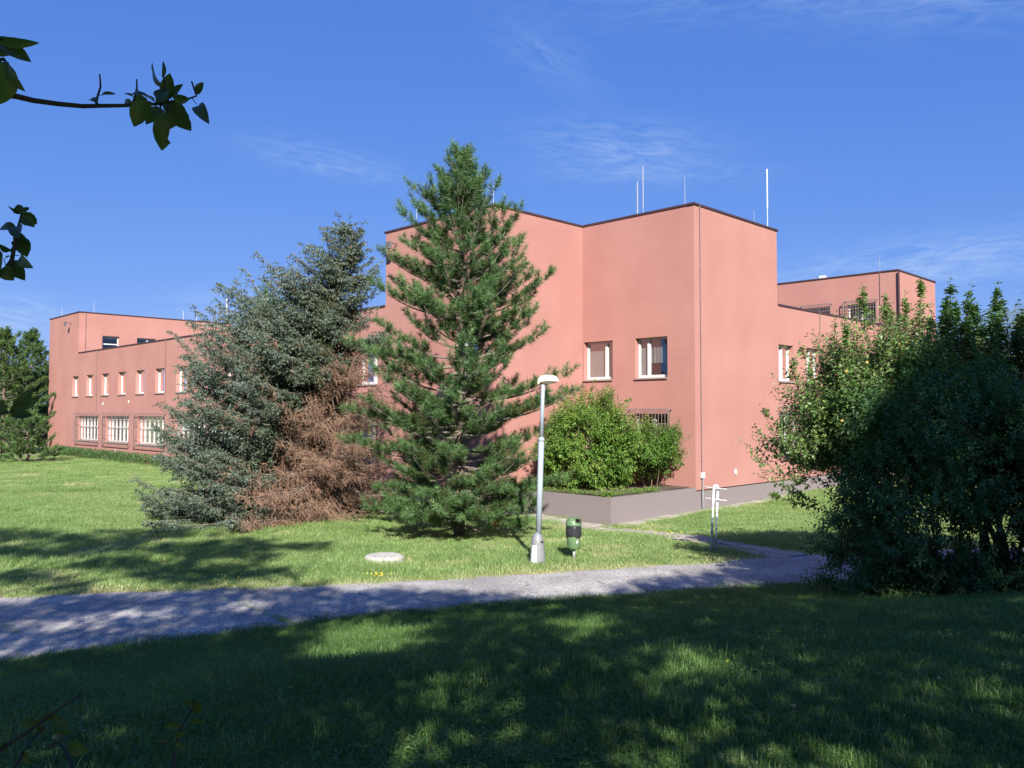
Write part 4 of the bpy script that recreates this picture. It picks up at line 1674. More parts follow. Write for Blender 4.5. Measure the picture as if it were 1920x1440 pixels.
def shrub(name, label, cat, base, center, radii, k, per, sh_len, nl, leafL, leafW, mat, seed, clump_r=.35, wood=None, stems=14, up=.25, zmin=-.5, inner=.45, tint0=.45, group=None,
          extra=None, lump=.16, cut=None, root_spread=.25, ang=.95, twigs=True):
    r = np.random.default_rng(seed)
    x, y = base
    root = empty(name, (x, y, g1(x, y)), 0, label, cat, group)
    bz = g1(x, y)
    c, d = clumps(r, np.asarray(center) - np.array([x, y, bz]), radii, k, inner, zmin)
    # uneven outline
    lumpn = 1 + lump * np.sin(d[:, 0] * 5 + seed) * np.cos(d[:, 1] * 4 + seed * 2) + r.normal(0, lump * .5, len(d))
    cc = np.asarray(center) - np.array([x, y, bz])
    c = cc + (c - cc) * lumpn[:, None]
    if cut is not None:
        keep = cut(c + np.array([x, y, bz]))
        c, d = c[keep], d[keep]
    c[:, 2] = np.maximum(c[:, 2], .12)
    gw, gl = Geo(), Geo()
    st = np.linspace(0, len(c) - 1, min(stems, len(c))).astype(int)
    sb = []
    for i in st:
        b0 = np.array([r.normal(0, root_spread), r.normal(0, root_spread), -.1])
        m1 = b0 * .4 + c[i] * .6 + np.array([0, 0, .12 * np.linalg.norm(c[i])]) + r.normal(0, .08, 3)
        sp = np.array([b0, b0 * .6 + m1 * .4 + r.normal(0, .04, 3), m1, c[i]])
        R0 = .012 + .010 * np.linalg.norm(c[i])
        gw.tube(sp, [R0, R0 * .8, R0 * .55, R0 * .25], 5, cap=False)
        sb += [sp[2], sp[3], (sp[2] + sp[1]) / 2]
    sb = np.array(sb)
    for i in range(len(c)):
        j = np.argmin(((sb - c[i]) ** 2).sum(1))
        if ((sb[j] - c[i]) ** 2).sum() > 1e-4:
            gw.sticks(sb[j][None], c[i][None], .010, .006)
    n = len(c) * per
    S0 = np.repeat(c, per, 0) + r.normal(0, clump_r * .45, (n, 3))
    D = np.repeat(d, per, 0) * .8 + r.normal(0, .55, (n, 3)) + Z3 * .35
    ct = np.repeat(tint0 + r.normal(0, .13, len(c)), per)
    Ls = sh_len * r.uniform(.6, 1.3, n)
    S0[:, 2] = np.maximum(S0[:, 2], .05)
    leafy(root, gl, gw if twigs else None, S0, D, Ls, nl, leafL, leafW, ct, r, up, ang)
    if extra:
        for (p0, p1, m_nl, sprigs) in extra:
            p0 = np.asarray(p0, float) - np.array([x, y, bz])
            p1 = np.asarray(p1, float) - np.array([x, y, bz])
            L = np.linalg.norm(p1 - p0)
            leafy(root, gl, gw, p0[None], (p1 - p0)[None], np.array([L]), m_nl, leafL, leafW, np.array([tint0 + .08]), r, .02, ang, wr=.009)
            tq = r.random(sprigs) * .85 + .05
            sp = p0 + (p1 - p0) * tq[:, None]
            sd = unit((p1 - p0)[None] / L * .8 + r.normal(0, .5, (sprigs, 3)))
            leafy(root, gl, gw, sp, sd, .30 * (1.15 - tq) * r.uniform(.6, 1.3, sprigs) * min(1.2, L), max(4, int(nl * .8)), leafL, leafW, np.full(sprigs, tint0 + .05), r, .2, ang)
    gw.build('stems', wood or M_twig, root)
    gl.build('leaves', mat, root)
    return root


# shrubs in the planter
pc = W(-2.75, 2.75, 0)
shrub('planter_shrub', 'broad bright green shrub filling most of the grey planter', 'shrub', pc[:2], (pc[0] + .22, pc[1], 1.95), (1.72, 1.6, 1.75), 190, 26, .42, 11, .095, .055, F_shrub, 51,
      clump_r=.34, tint0=.60, zmin=-.97, inner=.55, stems=12,
      extra=[((1.9, 29.2, 3.2), (1.65, 29.1, 4.05), 16, 7), ((2.7, 29.5, 3.5), (2.95, 29.3, 4.45), 16, 7), ((3.4, 29.2, 3.2), (4.25, 28.9, 3.75), 16, 7), ((2.2, 29.4, 3.4), (1.9, 29.1, 4.35), 14, 6)])
pc2 = W(-1.15, 1.0, 0)
shrub('elder_bush', 'thin stemmed leafy bush at the planter end under the barred window', 'shrub', pc2[:2], (pc2[0] + .0, pc2[1], 1.85), (1.05, .95, 1.1), 62, 22, .38, 10, .09, .045, F_shrub, 52,
      clump_r=.28, tint0=.40, zmin=-.9, inner=.35, stems=3, root_spread=.05,
      extra=[((4.5, 29.0, 2.4), (4.2, 28.7, 3.2), 14, 6), ((5.5, 29, 1.9), (6.0, 28.7, 1.35), 14, 6), ((5.5, 29.1, 2.2), (6.0, 28.9, 2.55), 14, 6)])


def ground_cover(name, label, pts, spread, n, leafL, mat, seed, cat, tint=.6, h=.12, kind='stuff'):
    r = np.random.default_rng(seed)
    g = Geo()
    pts = np.asarray(pts, float)
    i = r.integers(0, len(pts) - 1, n)
    f = r.random(n)[:, None]
    p = pts[i] * (1 - f) + pts[i + 1] * f + r.normal(0, 1, (n, 3)) * np.array([spread, spread, 0])
    p[:, 2] += r.random(n) * h
    ax = unit(r.normal(size=(n, 3)) * np.array([1, 1, .4]) + Z3 * .5)
    g.leaves(p, ax, unit(Z3 + r.normal(0, .3, (n, 3))), leafL * r.uniform(.6, 1.3, n), leafL * .5, np.clip(tint + r.normal(0, .15, n), 0, 1), .3)
    o = g.build(name, mat)
    tag(o, label, cat, kind=kind)
    return o


gcp = [W(-4.75, b, .56) for b in (.3, 1.6, 3.2, 4.2)][::-1] + [W(-4.7, .2, .56), W(-3.4, .12, .58), W(-2.2, .15, .56)]
ground_cover('planter_groundcover', 'low pale green creeper spilling over the rim of the planter', gcp, .09, 2600, .06, F_shrub, 61, 'ground cover', .68, .14)
hp = [W(-5.5, b, 0) for b in (53.5, 50, 46, 42, 38, 33, 28)]
for q in hp:
    q[2] = g1(q[0], q[1]) + .1
ground_cover('foundation_plants', 'low dark weedy planting along the foot of the long wing', hp, .45, 9000, .13, F_dark, 62, 'planting', .6, .55)

# fruit tree and dense bush on the right
up_sh = [((5.0, 14.2, 3.5), (4.64, 13.9, 4.35), 18, 7), ((5.3, 14.2, 3.6), (4.9, 14.0, 4.42), 18, 7), ((5.9, 14.5, 4.0), (5.73, 14.1, 4.85), 20, 8), ((6.0, 15.3, 4.2), (6.0, 15.2, 5.0), 16, 5), ((6.6, 15.3, 4.6), (6.5, 15.2, 5.65), 28, 20), ((7.1, 15.4, 4.8), (7.0, 15.3, 5.45), 28, 20), ((7.7, 15.5, 4.7), (7.72, 15.4, 5.75), 28, 20),
         ((7.4, 15.4, 4.6), (7.35, 15.3, 5.5), 28, 20),
         ((5.3, 15.0, 2.6), (4.45, 14.8, 3.35), 20, 9), ((5.4, 14.9, 2.3), (4.35, 14.8, 2.95), 20, 9), ((5.4, 14.9, 1.9), (4.25, 14.7, 2.45), 22, 10),
         ((5.5, 14.9, 1.6), (4.3, 14.7, 2.15), 22, 10), ((5.6, 14.9, 1.5), (4.6, 14.8, 1.75), 20, 9),
         ((5.8, 14.7, 3.0), (6.6, 14.2, 3.35), 18, 8), ((5.6, 14.6, 2.6), (6.3, 14.0, 2.7), 18, 8)]
ap = shrub('apple_tree', 'sunlit apple tree with upright shoots and yellow fruit behind the dark bush', 'tree', (6.9, 15.2), (6.75, 15.0, 2.75), (1.75, 1.35, 1.85), 230, 18, .46, 13, .086, .052, F_apple, 71,
           clump_r=.34, tint0=.52, zmin=-.5, inner=.35, stems=14, up=.4, extra=up_sh, wood=M_bark, lump=.22,
           cut=lambda c: np.linalg.norm(np.cross(c - np.array([4.7, 19.16, 1.1]), S), axis=1) > .62)
fr = Geo()
M_fruit = pmat('yellow_fruit', (.34, .33, .08), (.40, .26, .08), 9, .4)
for q in ((5.72, 14.05, 3.95), (6.1, 14.1, 4.1), (6.35, 14.0, 3.6), (5.6, 13.95, 3.1), (5.75, 13.9, 2.95), (5.9, 13.85, 2.35), (6.05, 13.8, 2.2), (6.9, 14.0, 3.7), (5.5, 14.0, 2.6), (6.6, 13.95, 4.4)):
    g = Geo()
    g.lathe([(.004, -.028), (.018, -.025), (.028, -.01), (.030, .008), (.022, .024), (.006, .028)], sides=10)
    o = g.build('apple', M_fruit, ap, smooth=True)
    o.location = np.array(q) - np.array(ap.location)
pl_sh = [((x * .985, 15.0, 3.4), (x, 14.95, zt), 46, 48) for x, zt in ((7.66, 5.05), (7.95, 5.5), (8.03, 5.74), (8.12, 5.4), (8.4, 5.62), (8.47, 5.3), (8.8, 5.3), (8.9, 5.6), (8.97, 5.42), (9.3, 5.1), (9.5, 5.5), (9.72, 5.7), (9.6, 5.3), (7.45, 4.7))]
pl_sh += [((x - dx * .3, 15.0, 3.3), (x - dx, 14.9 - abs(dx), zt - dz), 34, 34) for x, zt, dx, dz in ((8.03, 5.74, .16, .5), (8.03, 5.74, -.15, .75), (8.4, 5.62, -.14, .55), (8.4, 5.62, .15, .9), (8.9, 5.6, .17, .6), (8.9, 5.6, -.16, .8), (9.72, 5.7, .18, .5), (9.72, 5.7, -.2, .8), (7.66, 5.05, .18, .4))]
shrub('plum_tree', 'dark upright plum tree with tall leafy shoots against the sky', 'tree', (8.7, 15.0), (8.8, 15.0, 2.7), (1.6, 1.0, 1.5), 110, 18, .5, 12, .105, .058, F_dark, 72, clump_r=.34, tint0=.5, zmin=-.6,
      inner=.35, stems=16, up=.5, extra=pl_sh, wood=M_bark)
shrub('dense_bush', 'big dense dark bush standing in tree shade at the path edge', 'bush', (7.6, 13.2), (7.55, 13.15, 1.35), (2.45, 1.75, 2.45), 370, 24, .40, 14, .069, .040, F_dark, 73, clump_r=.33, tint0=.5,
      zmin=-.97, inner=.62, stems=9, up=.15, lump=.14, root_spread=.7, twigs=False)
shrub('dense_bush', 'second dense dark bush, at the frame edge beside the first', 'bush', (10.3, 12.9), (10.2, 12.8, 1.35), (1.9, 1.8, 2.3), 170, 22, .40, 14, .07, .042, F_dark, 74, clump_r=.33, tint0=.45,
      zmin=-.97, inner=.62, stems=8, up=.15, lump=.14, root_spread=.7, twigs=False)

# trees behind, at the right edge
shrub('poplar_tree', 'pale green slender poplar beyond the bushes', 'tree', (22.0, 39), (22.2, 39, 4.0), (1.5, 1.5, 3.1), 90, 14, .6, 10, .11, .08, F_shrub, 81, clump_r=.4, tint0=.45, inner=.3, up=.8, group=None, wood=M_bark)
shrub('willow_tree', 'loose grey green tree at the far right beyond the bushes', 'tree', (27.2, 43), (27.2, 43, 4.6), (2.8, 3, 4.1), 110, 16, .7, 10, .12, .05, F_apple, 82, clump_r=.5, tint0=.6, inner=.35, up=.4, wood=M_bark)
shrub('broadleaf_tree', 'rounded green tree far behind the right end of the building', 'tree', (29, 56), (29, 56, 4.6), (4, 4, 4.4), 170, 16, .9, 9, .18, .11, F_tree, 83, clump_r=.6, tint0=.5, inner=.4, wood=M_bark)
# trees at the left end and behind the long wing
pp = lambda H, R0: (lambda h: np.interp(h, [0, H * .25, H * .55, H * .8, H], [R0 * .9, R0, R0 * .82, R0 * .5, .2]))
pine((-39.6, 64.0), 9.4, pp(9.4, 3.4), 'pine_tree', 'large green pine cut by the left edge of the view', 91, n_per=30, nl=.22, nw=.045, step=.55, nb=7, lat_step=.24, tr=.16, mat=F_pinefar)
pine((-41.0, 70.0), 10.0, pp(10, 2.8), 'pine_tree', 'darker pine standing close to the left end of the building', 92, n_per=30, nl=.22, nw=.045, step=.55, nb=7, lat_step=.24, tr=.17, mat=F_pinefar)
pine((-31.2, 53.0), 2.9, pp(2.9, 2.1), 'pine_tree', 'low spreading pine at the foot of the taller pines', 93, n_per=30, nl=.18, nw=.042, step=.42, nb=6, lat_step=.24, tr=.09, mat=F_pinefar, low=.2)
pine((-34.6, 51.5), 2.6, pp(2.6, 2.0), 'pine_tree', 'bushy low pine at the left edge of the lawn', 94, n_per=30, nl=.18, nw=.042, step=.42, nb=6, lat_step=.24, tr=.09, mat=F_pinefar, low=.2)
shrub('broadleaf_tree', 'green treetop showing above the roof of the long wing', 'tree', (-21.3, 72), (-21.3, 72, 8.0), (2.2, 2.2, 5.6), 150, 16, .8, 9, .2, .13, F_shrub, 95, clump_r=.5, tint0=.3, inner=.5, up=.6, wood=M_bark)
for i, (x, y, H, rr_) in enumerate(((-57, 93, 8.5, 5), (-51, 90, 7.5, 5), (-64, 99, 9.5, 5))):
    shrub('broadleaf_tree', ['distant green tree beyond the left pines', 'tallest distant tree beyond the left pines', 'distant broad tree at the far left of the others'][i], 'tree', (x, y), (x, y, H * .55), (rr_, rr_, H * .48), 110, 8, 1.1, 8, .3, .2, F_tree, 100 + i, clump_r=.8,
          inner=.45, group='distant trees', wood=M_bark)

# ------------------------------------------------------------------ young fruit tree beside the camera, its twigs hang into view
TH = R(1.97)
CT, STH = math.cos(TH), math.sin(TH)


def sight(px, py, Y):
    u, v = (px - 960) / 1540, (720 - py) / 1540
    d = np.array([u, CT - v * STH, STH + v * CT])
    return d / d[1] * Y + np.array([0, 0, EYE])


def to_px(p):
    p = np.asarray(p, float) - np.array([0, 0, EYE])
    y = p[..., 1] * CT + p[..., 2] * STH
    z = -p[..., 1] * STH + p[..., 2] * CT
    y = np.where(np.abs(y) < 1e-3, 1e-3, y)
    return np.where(y > 0, 960 + 1540 * p[..., 0] / y, -9e4), np.where(y > 0, 720 - 1540 * z / y, 9e4)


def in_view(p, m=60):
    x, y = to_px(p)
    return (x > -m) & (x < 1920 + m) & (y > -m) & (y < 1440 + m)


def broad_leaf(parent, base, tip, halfw, r, curl=.25, twist=0.0, name='leaf', bite=False):
    halfw = halfw * .86
    """one large ovate leaf with midrib fold, toothed outline and a curled tip"""
    base, tip = np.asarray(base, float), np.asarray(tip, float)
    L = np.linalg.norm(tip - base)
    ax = (tip - base) / L
    ref = np.array([0, -1, 0]) + r.normal(0, .25, 3)
    nor = unit(ref - ax * np.dot(ref, ax))
    nor = unit(nor * math.cos(twist) + np.cross(ax, nor) * math.sin(twist))
    sd = np.cross(ax, nor)
    q = np.array([0, .035, .10, .19, .30, .42, .54, .65, .75, .84, .91, .96, 1.0])
    wv = np.array([.03, .34, .62, .84, .97, 1.0, .95, .84, .68, .48, .28, .13, .0]) * halfw
    V = []
    for k, (t, w) in enumerate(zip(q, wv)):
        c = base + ax * L * t + nor * (-curl * L * .22 * (2 * t - 1) ** 2 + .03 * L * math.sin(t * 5))
        jag = 1 + .018 * (-1) ** k + r.normal(0, .015)
        for sgn, j in ((-1, 1.0), (-.5, .5), (0, 0), (.5, .5), (1, 1.0)):
            wj = w * jag * (1 - (.55 if bite and sgn == -1 and k in (5, 6, 7) else 0))
            V.append(c + sd * wj * sgn + nor * (.38 * w * abs(sgn) ** 1.3))
    F = []
    for k in range(len(q) - 1):
        for j in range(4):
            F.append((k * 5 + j, k * 5 + j + 1, k * 5 + 6 + j, k * 5 + 5 + j))
    g = Geo()
    g.add(np.array(V), F, np.clip(.45 + r.normal(0, .18), 0, 1))
    pool = parent.get('_tw')
    if pool is not None:
        tw_ = np.array(pool).reshape(-1, 3)
        j = np.argmin(((tw_ - base) ** 2).sum(1))
        if np.linalg.norm(tw_[j] - base) < .12:
            g.tube([tw_[j], (tw_[j] + base) / 2 - np.array([0, 0, .002]), base + ax * L * .03], [.0014, .0011, .0010], 5, tint=.6)
    o = g.build(name, F_near, parent, smooth=True)
    o.location = -np.array(parent.location)
    return o


M_neartwig = pmat('young_twig_bark', (.055, .04, .028), (.035, .027, .02), 40, .8)


def petiole_twigs(parent, lines, name='twig'):
    g = Geo()
    off = np.array(parent.location)
    for pts, r0, r1 in lines:
        pts = np.array(pts)
        k_ = np.linspace(0, len(pts) - 1, len(pts) * 6)
        fine = np.stack([np.interp(k_, np.arange(len(pts)), pts[:, i]) for i in range(3)], 1)
        parent['_tw'] = list(parent.get('_tw') or []) + [float(q) for q in fine.ravel()]
        g.tube(pts - off, np.linspace(r0, r1, len(pts)), 7)
    return g.build(name, M_neartwig, parent, smooth=True)


rn = np.random.default_rng(77)
ft = empty('fruit_tree', (-2.75, 1.1, g1(-2.75, 1.1)), 0, 'near fruit tree whose leafy twigs hang into the top left of the view', 'tree')
zt0 = ft.location.z
tr_pts = [(-2.75, 1.1, zt0 - .1), (-2.72, 1.08, zt0 + 1.0), (-2.8, 1.05, zt0 + 2.0), (-2.75, .9, zt0 + 3.2), (-2.9, .7, zt0 + 4.4)]
g = Geo()
g.tube(np.array(tr_pts) - np.array(ft.location), [.09, .075, .065, .045, .02], 10)
g.build('trunk', M_bark, ft, smooth=True)
YB = 2.1


def z7(x, y, Y=None):        # a point seen on the photograph's upper left corner, at its real distance
    return sight(x * .3611, 40 + y * .3611, Y if Y else YB)


lines = [([np.array([-2.75, 1.05, zt0 + 2.1]), np.array([-1.9, 1.8, 4.05]), z7(-120, 360), z7(0, 375), z7(90, 390), z7(170, 410), z7(300, 428), z7(430, 440), z7(540, 438), z7(640, 437), z7(740, 432), z7(830, 428)], .010, .0036),
         ([z7(830, 428), z7(900, 415), z7(960, 408), z7(1020, 388), z7(995, 312)], .004, .0022),
         ([z7(500, 432), z7(505, 395), z7(522, 340), z7(520, 300), z7(517, 274)], .0034, .0018),
         ([z7(690, 430), z7(700, 390), z7(711, 345), z7(710, 300)], .0034, .0018),
         ([z7(840, 430), z7(850, 380), z7(858, 330), z7(850, 290)], .004, .002),
         ([z7(870, 440), z7(872, 470), z7(880, 500)], .003, .002), ([z7(800, 432), z7(770, 415)], .003, .002), ([z7(830, 430), z7(835, 452)], .003, .002)]
petiole_twigs(ft, lines, 'twig')
LV = [((838, 335), (778, 215), 42, 0, .3), ((845, 292), (852, 203), 15, 0, .9), ((872, 402), (878, 268), 46, .05, .2), ((838, 415), (852, 338), 46, -.04, .3), ((905, 405), (945, 322), 44, .06, .5),
      ((1018, 378), (1054, 314), 24, .02, .2), ((1020, 428), (1075, 516), 40, .03, .3), ((800, 405), (684, 368), 36, -.03, .8), ((768, 412), (690, 545), 62, -.06, .1), ((842, 452), (755, 530), 46, .08, .2),
      ((868, 470), (838, 672), 66, -.02, .1), ((900, 410), (986, 574), 74, .05, .2), ((692, 432), (638, 418), 26, .03, .3), ((690, 388), (640, 372), 12, 0, .9), ((520, 384), (598, 372), 17, .02, .5),
      ((502, 418), (455, 398), 21, -.02, .3), ((880, 420), (915, 520), 52, .1, .4), ((900, 400), (985, 405), 30, -.08, .4), ((700, 420), (765, 402), 34, .05, .3), ((820, 430), (880, 372), 40, .09, .5)]
for k, (b0, t0, hw_, dy, tw) in enumerate(LV):
    Yk = YB + dy
    broad_leaf(ft, z7(*b0, Y=Yk), z7(*t0, Y=Yk + rn.normal(0, .03)), hw_ * .3611 / 1540 * Yk, rn, .25, tw * (1 if k % 2 else -1), bite=(k == 10))
# leaves at the left edge
lines = [([np.array([-2.7, 1.0, zt0 + 2.4]), z7(-160, 240, 1.7), z7(-60, 215, 1.75), z7(20, 195, 1.8), z7(35, 212, 1.8)], .008, .002),
         ([np.array([-2.7, 1.0, zt0 + 2.4]), z7(-160, 140, 1.7), z7(-60, 105, 1.75), z7(10, 95, 1.8)], .008, .002)]
petiole_twigs(ft, lines, 'twig')
for b0, t0, hw_, dy, tw in (((-30, 92), (198, 120), 36, 0, .7), ((-5, 105), (152, 200), 52, .04, .3), ((32, 208), (119, 366), 50, 0, .2), ((25, 212), (-20, 440), 96, .05, .1), ((-60, 120), (60, 175), 40, .06, .5), ((-40, 190), (30, 330), 60, .09, .3)):
    Yk = 1.8 + dy
    broad_leaf(ft, z7(*b0, Y=Yk), z7(*t0, Y=Yk + rn.normal(0, .03)), hw_ * .3611 / 1540 * Yk, rn, .25, tw)
lines = [([np.array([-2.72, 1.08, zt0 + 1.3]), z7(-200, 1420, 1.75), z7(-60, 1350, 1.85), z7(30, 1290, 1.9), z7(62, 1240, 1.9), z7(78, 1150, 1.9), z7(95, 1070, 1.9), z7(112, 1000, 1.9)], .009, .0022),
         ([z7(-60, 1350, 1.85), z7(-20, 1250, 1.86), z7(0, 1190, 1.88)], .004, .002)]
petiole_twigs(ft, lines, 'twig')
for k, (b0, t0, hw_, dy, tw) in enumerate((((110, 995), (40, 962), 14, 0, .6), ((112, 1000), (88, 950), 34, .02, .2), ((118, 990), (152, 964), 16, 0, .3), ((114, 998), (192, 1055), 46, .02, .2), ((108, 1020), (182, 1066), 32, -.03, .5),
                                           ((78, 1072), (-12, 1072), 34, .03, .4), ((98, 1055), (84, 1120), 46, 0, .2), ((98, 1098), (132, 1165), 42, -.02, .3), ((92, 1130), (140, 1218), 50, .03, .2), ((98, 1212), (156, 1278), 38, 0, .4),
                                           ((48, 1248), (126, 1340), 48, .02, .2), ((18, 1275), (70, 1346), 48, -.02, .3), ((55, 1195), (-5, 1160), 24, .02, .3), ((5, 1200), (-10, 1310), 52, 0, .2), ((20, 1240), (50, 1215), 14, .05, .2), ((60, 1190), (78, 1180), 12, 0, 0), ((105, 1130), (155, 1136), 10, 0, .6))):
    Yk = 1.9 + dy
    broad_leaf(ft, z7(*b0, Y=Yk), z7(*t0, Y=Yk + rn.normal(0, .03)), hw_ * .3611 / 1540 * Yk, rn, .25, tw * (1 if k % 2 else -1))
# leaves low at the left edge
Yk = 1.7
petiole_twigs(ft, [([np.array([-2.72, 1.08, zt0 + .9]), sight(-160, 800, 1.6), sight(-40, 785, 1.68), sight(22, 772, 1.7)], .007, .002)], 'twig')
for b0, t0, hw_, tw in (((25, 770), (62, 728), 12, .2), ((18, 772), (74, 748), 11, .4), ((20, 776), (62, 778), 11, -.3), ((12, 772), (-25, 740), 14, .2)):
    broad_leaf(ft, sight(*b0, Yk), sight(*t0, Yk + .02), hw_ / 1540 * Yk, rn, .2, tw)
# rest of its crown, out of view
r = np.random.default_rng(78)
c, d = clumps(r, (-3.2, .5, zt0 + 3.9), (1.7, 1.6, 1.9), 90, .3, -.8)
c = c[~in_view(c, 330)]
gw, gl = Geo(), Geo()
sb = np.array(tr_pts[2:])
for q in c:
    j = np.argmin(((sb - q) ** 2).sum(1))
    gw.tube([sb[j], sb[j] * .4 + q * .6 + [0, 0, .1], q], [.02, .012, .005], 5, cap=False)
n = len(c) * 9
st_ = np.repeat(c, 9, 0) + r.normal(0, .12, (n, 3))
dr_ = r.normal(0, .6, (n, 3)) + Z3 * .4
ok = ~in_view(st_, 330) & ~in_view(st_ + unit(dr_) * .4, 250)
leafy(ft, gl, gw, st_[ok], dr_[ok], np.full(ok.sum(), .35), 8, .075, .05, np.full(ok.sum(), .45), r, .2)
for gg, nm, mt in ((gw, 'branches', M_bark), (gl, 'crown', F_near)):
    o = gg.build(nm, mt, ft)
    o.location = -np.array(ft.location)

# dark shoots at the bottom left corner
sp = empty('young_shoots', (-1.25, 1.55, g1(-1.25, 1.55)), 0, 'dark leafy shoots sprouting from the shaded grass near the camera', 'sapling')


def zb(x, y, Y):
    return sight(x * .21875, 1240 + y * .21875, Y)


petiole_twigs(sp, [([np.array([-1.45, 1.5, 1.55]), zb(-150, 900, 1.75), zb(30, 740, 1.8), zb(330, 540, 1.85), zb(460, 440, 1.87), zb(700, 280, 1.9)], .006, .002),
                   ([np.array([-1.3, 1.6, 1.55]), zb(130, 900, 1.75), zb(250, 700, 1.8), zb(380, 560, 1.85)], .005, .002),
                   ([np.array([-1.1, 1.6, 1.55]), zb(620, 900, 1.8), zb(560, 760, 1.85), zb(500, 690, 1.86), zb(360, 760, 1.88)], .004, .0018),
                   ([np.array([-.95, 1.6, 1.55]), zb(1480, 980, 1.9), zb(1490, 760, 1.95), zb(1560, 560, 1.98), zb(1650, 400, 2.0)], .0045, .002)], 'shoot')
for k, (b0, t0, hw_, Yk, tw) in enumerate((((460, 440), (330, 515), 45, 1.87, .3), ((440, 480), (590, 560), 55, 1.87, .2), ((350, 520), (195, 510), 50, 1.85, .3), ((380, 560), (350, 620), 55, 1.85, .3), ((690, 460), (705, 330), 18, 1.9, .8),
                                           ((600, 700), (750, 780), 75, 1.86, .3), ((400, 760), (520, 700), 22, 1.88, .9), ((560, 620), (420, 640), 30, 1.86, .2), ((300, 480), (180, 580), 40, 1.9, .4), ((520, 600), (640, 590), 45, 1.9, .2),
                                           ((1660, 330), (1570, 370), 40, 2.0, .3), ((1660, 330), (1740, 400), 52, 2.0, .2), ((1690, 350), (1700, 450), 46, 2.0, .3), ((1560, 560), (1400, 560), 40, 1.98, .3), ((1640, 500), (1780, 520), 36, 2.0, .4),
                                           ((1490, 640), (1590, 610), 32, 1.96, .3), ((1480, 720), (1600, 770), 50, 1.95, .3), ((1440, 700), (1320, 700), 40, 1.95, .4), ((60, 700), (-60, 760), 60, 1.8, .2), ((200, 760), (260, 880), 60, 1.78, .3), ((420, 660), (520, 640), 26, 1.9, .3))):
    broad_leaf(sp, zb(*b0, Yk), zb(*t0, Yk + rn.normal(0, .03)), hw_ * .21875 / 1540 * Yk, rn, .2, tw * (1 if k % 2 else -1))

# ------------------------------------------------------------------ tall trees behind the camera that shade the slope
# every leaf cluster sits on the sun ray of a spot that lies in shade on the photograph
YN_P = np.array([(-900, 1420), (0, 1245), (500, 1178), (960, 1133), (1290, 1110), (1530, 1097), (2600, 1085)], float)
YF_P = np.array([(-900, 1160), (0, 1117), (500, 1098), (960, 1078), (1200, 1062), (1390, 1048), (1510, 1036), (2600, 1020)], float)
LIT = [(690, 1205, 98, 27, 1.5), (625, 1234, 58, 15, 1.3), (590, 1312, 44, 24, 1.3), (800, 1302, 38, 24, 1.3), (492, 1302, 32, 12, .8), (1085, 1182, 60, 16, 1.2), (1060, 1212, 70, 14, .6), (1300, 1258, 70, 20, 1.35), (1285, 1236, 28, 12, .9),
       (1262, 1312, 40, 17, .9), (1290, 1285, 45, 14, .7), (875, 1362, 55, 28, .6), (760, 1400, 60, 30, .35), (1100, 1345, 80, 22, .5), (1800, 1305, 75, 20, 1.1), (1880, 1330, 70, 20, 1.1), (1560, 1370, 60, 14, .25), (1180, 1228, 45, 10, .6),
       (1100, 1250, 60, 10, .5), (940, 1190, 30, 12, .5), (870, 1170, 50, 10, .6), (780, 1170, 60, 9, .5), (1350, 1170, 70, 6, .3), (150, 1345, 26, 10, .6), (1790, 1187, 40, 5, .3), (880, 1215, 30, 12, .5), (640, 1275, 30, 14, .5), (1010, 1165, 40, 8, .6)]
LAWN = [(110, 1035, 190, 18), (285, 1000, 110, 14), (225, 1060, 130, 16), (420, 1035, 180, 20), (540, 1022, 95, 12), (60, 1085, 90, 14), (360, 1070, 120, 18), (480, 1080, 60, 14), (20, 1000, 90, 20), (200, 1020, 120, 14), (-150, 1050, 220, 40), (330, 985, 70, 7), (135, 1100, 50, 10), (-300, 990, 300, 40)]


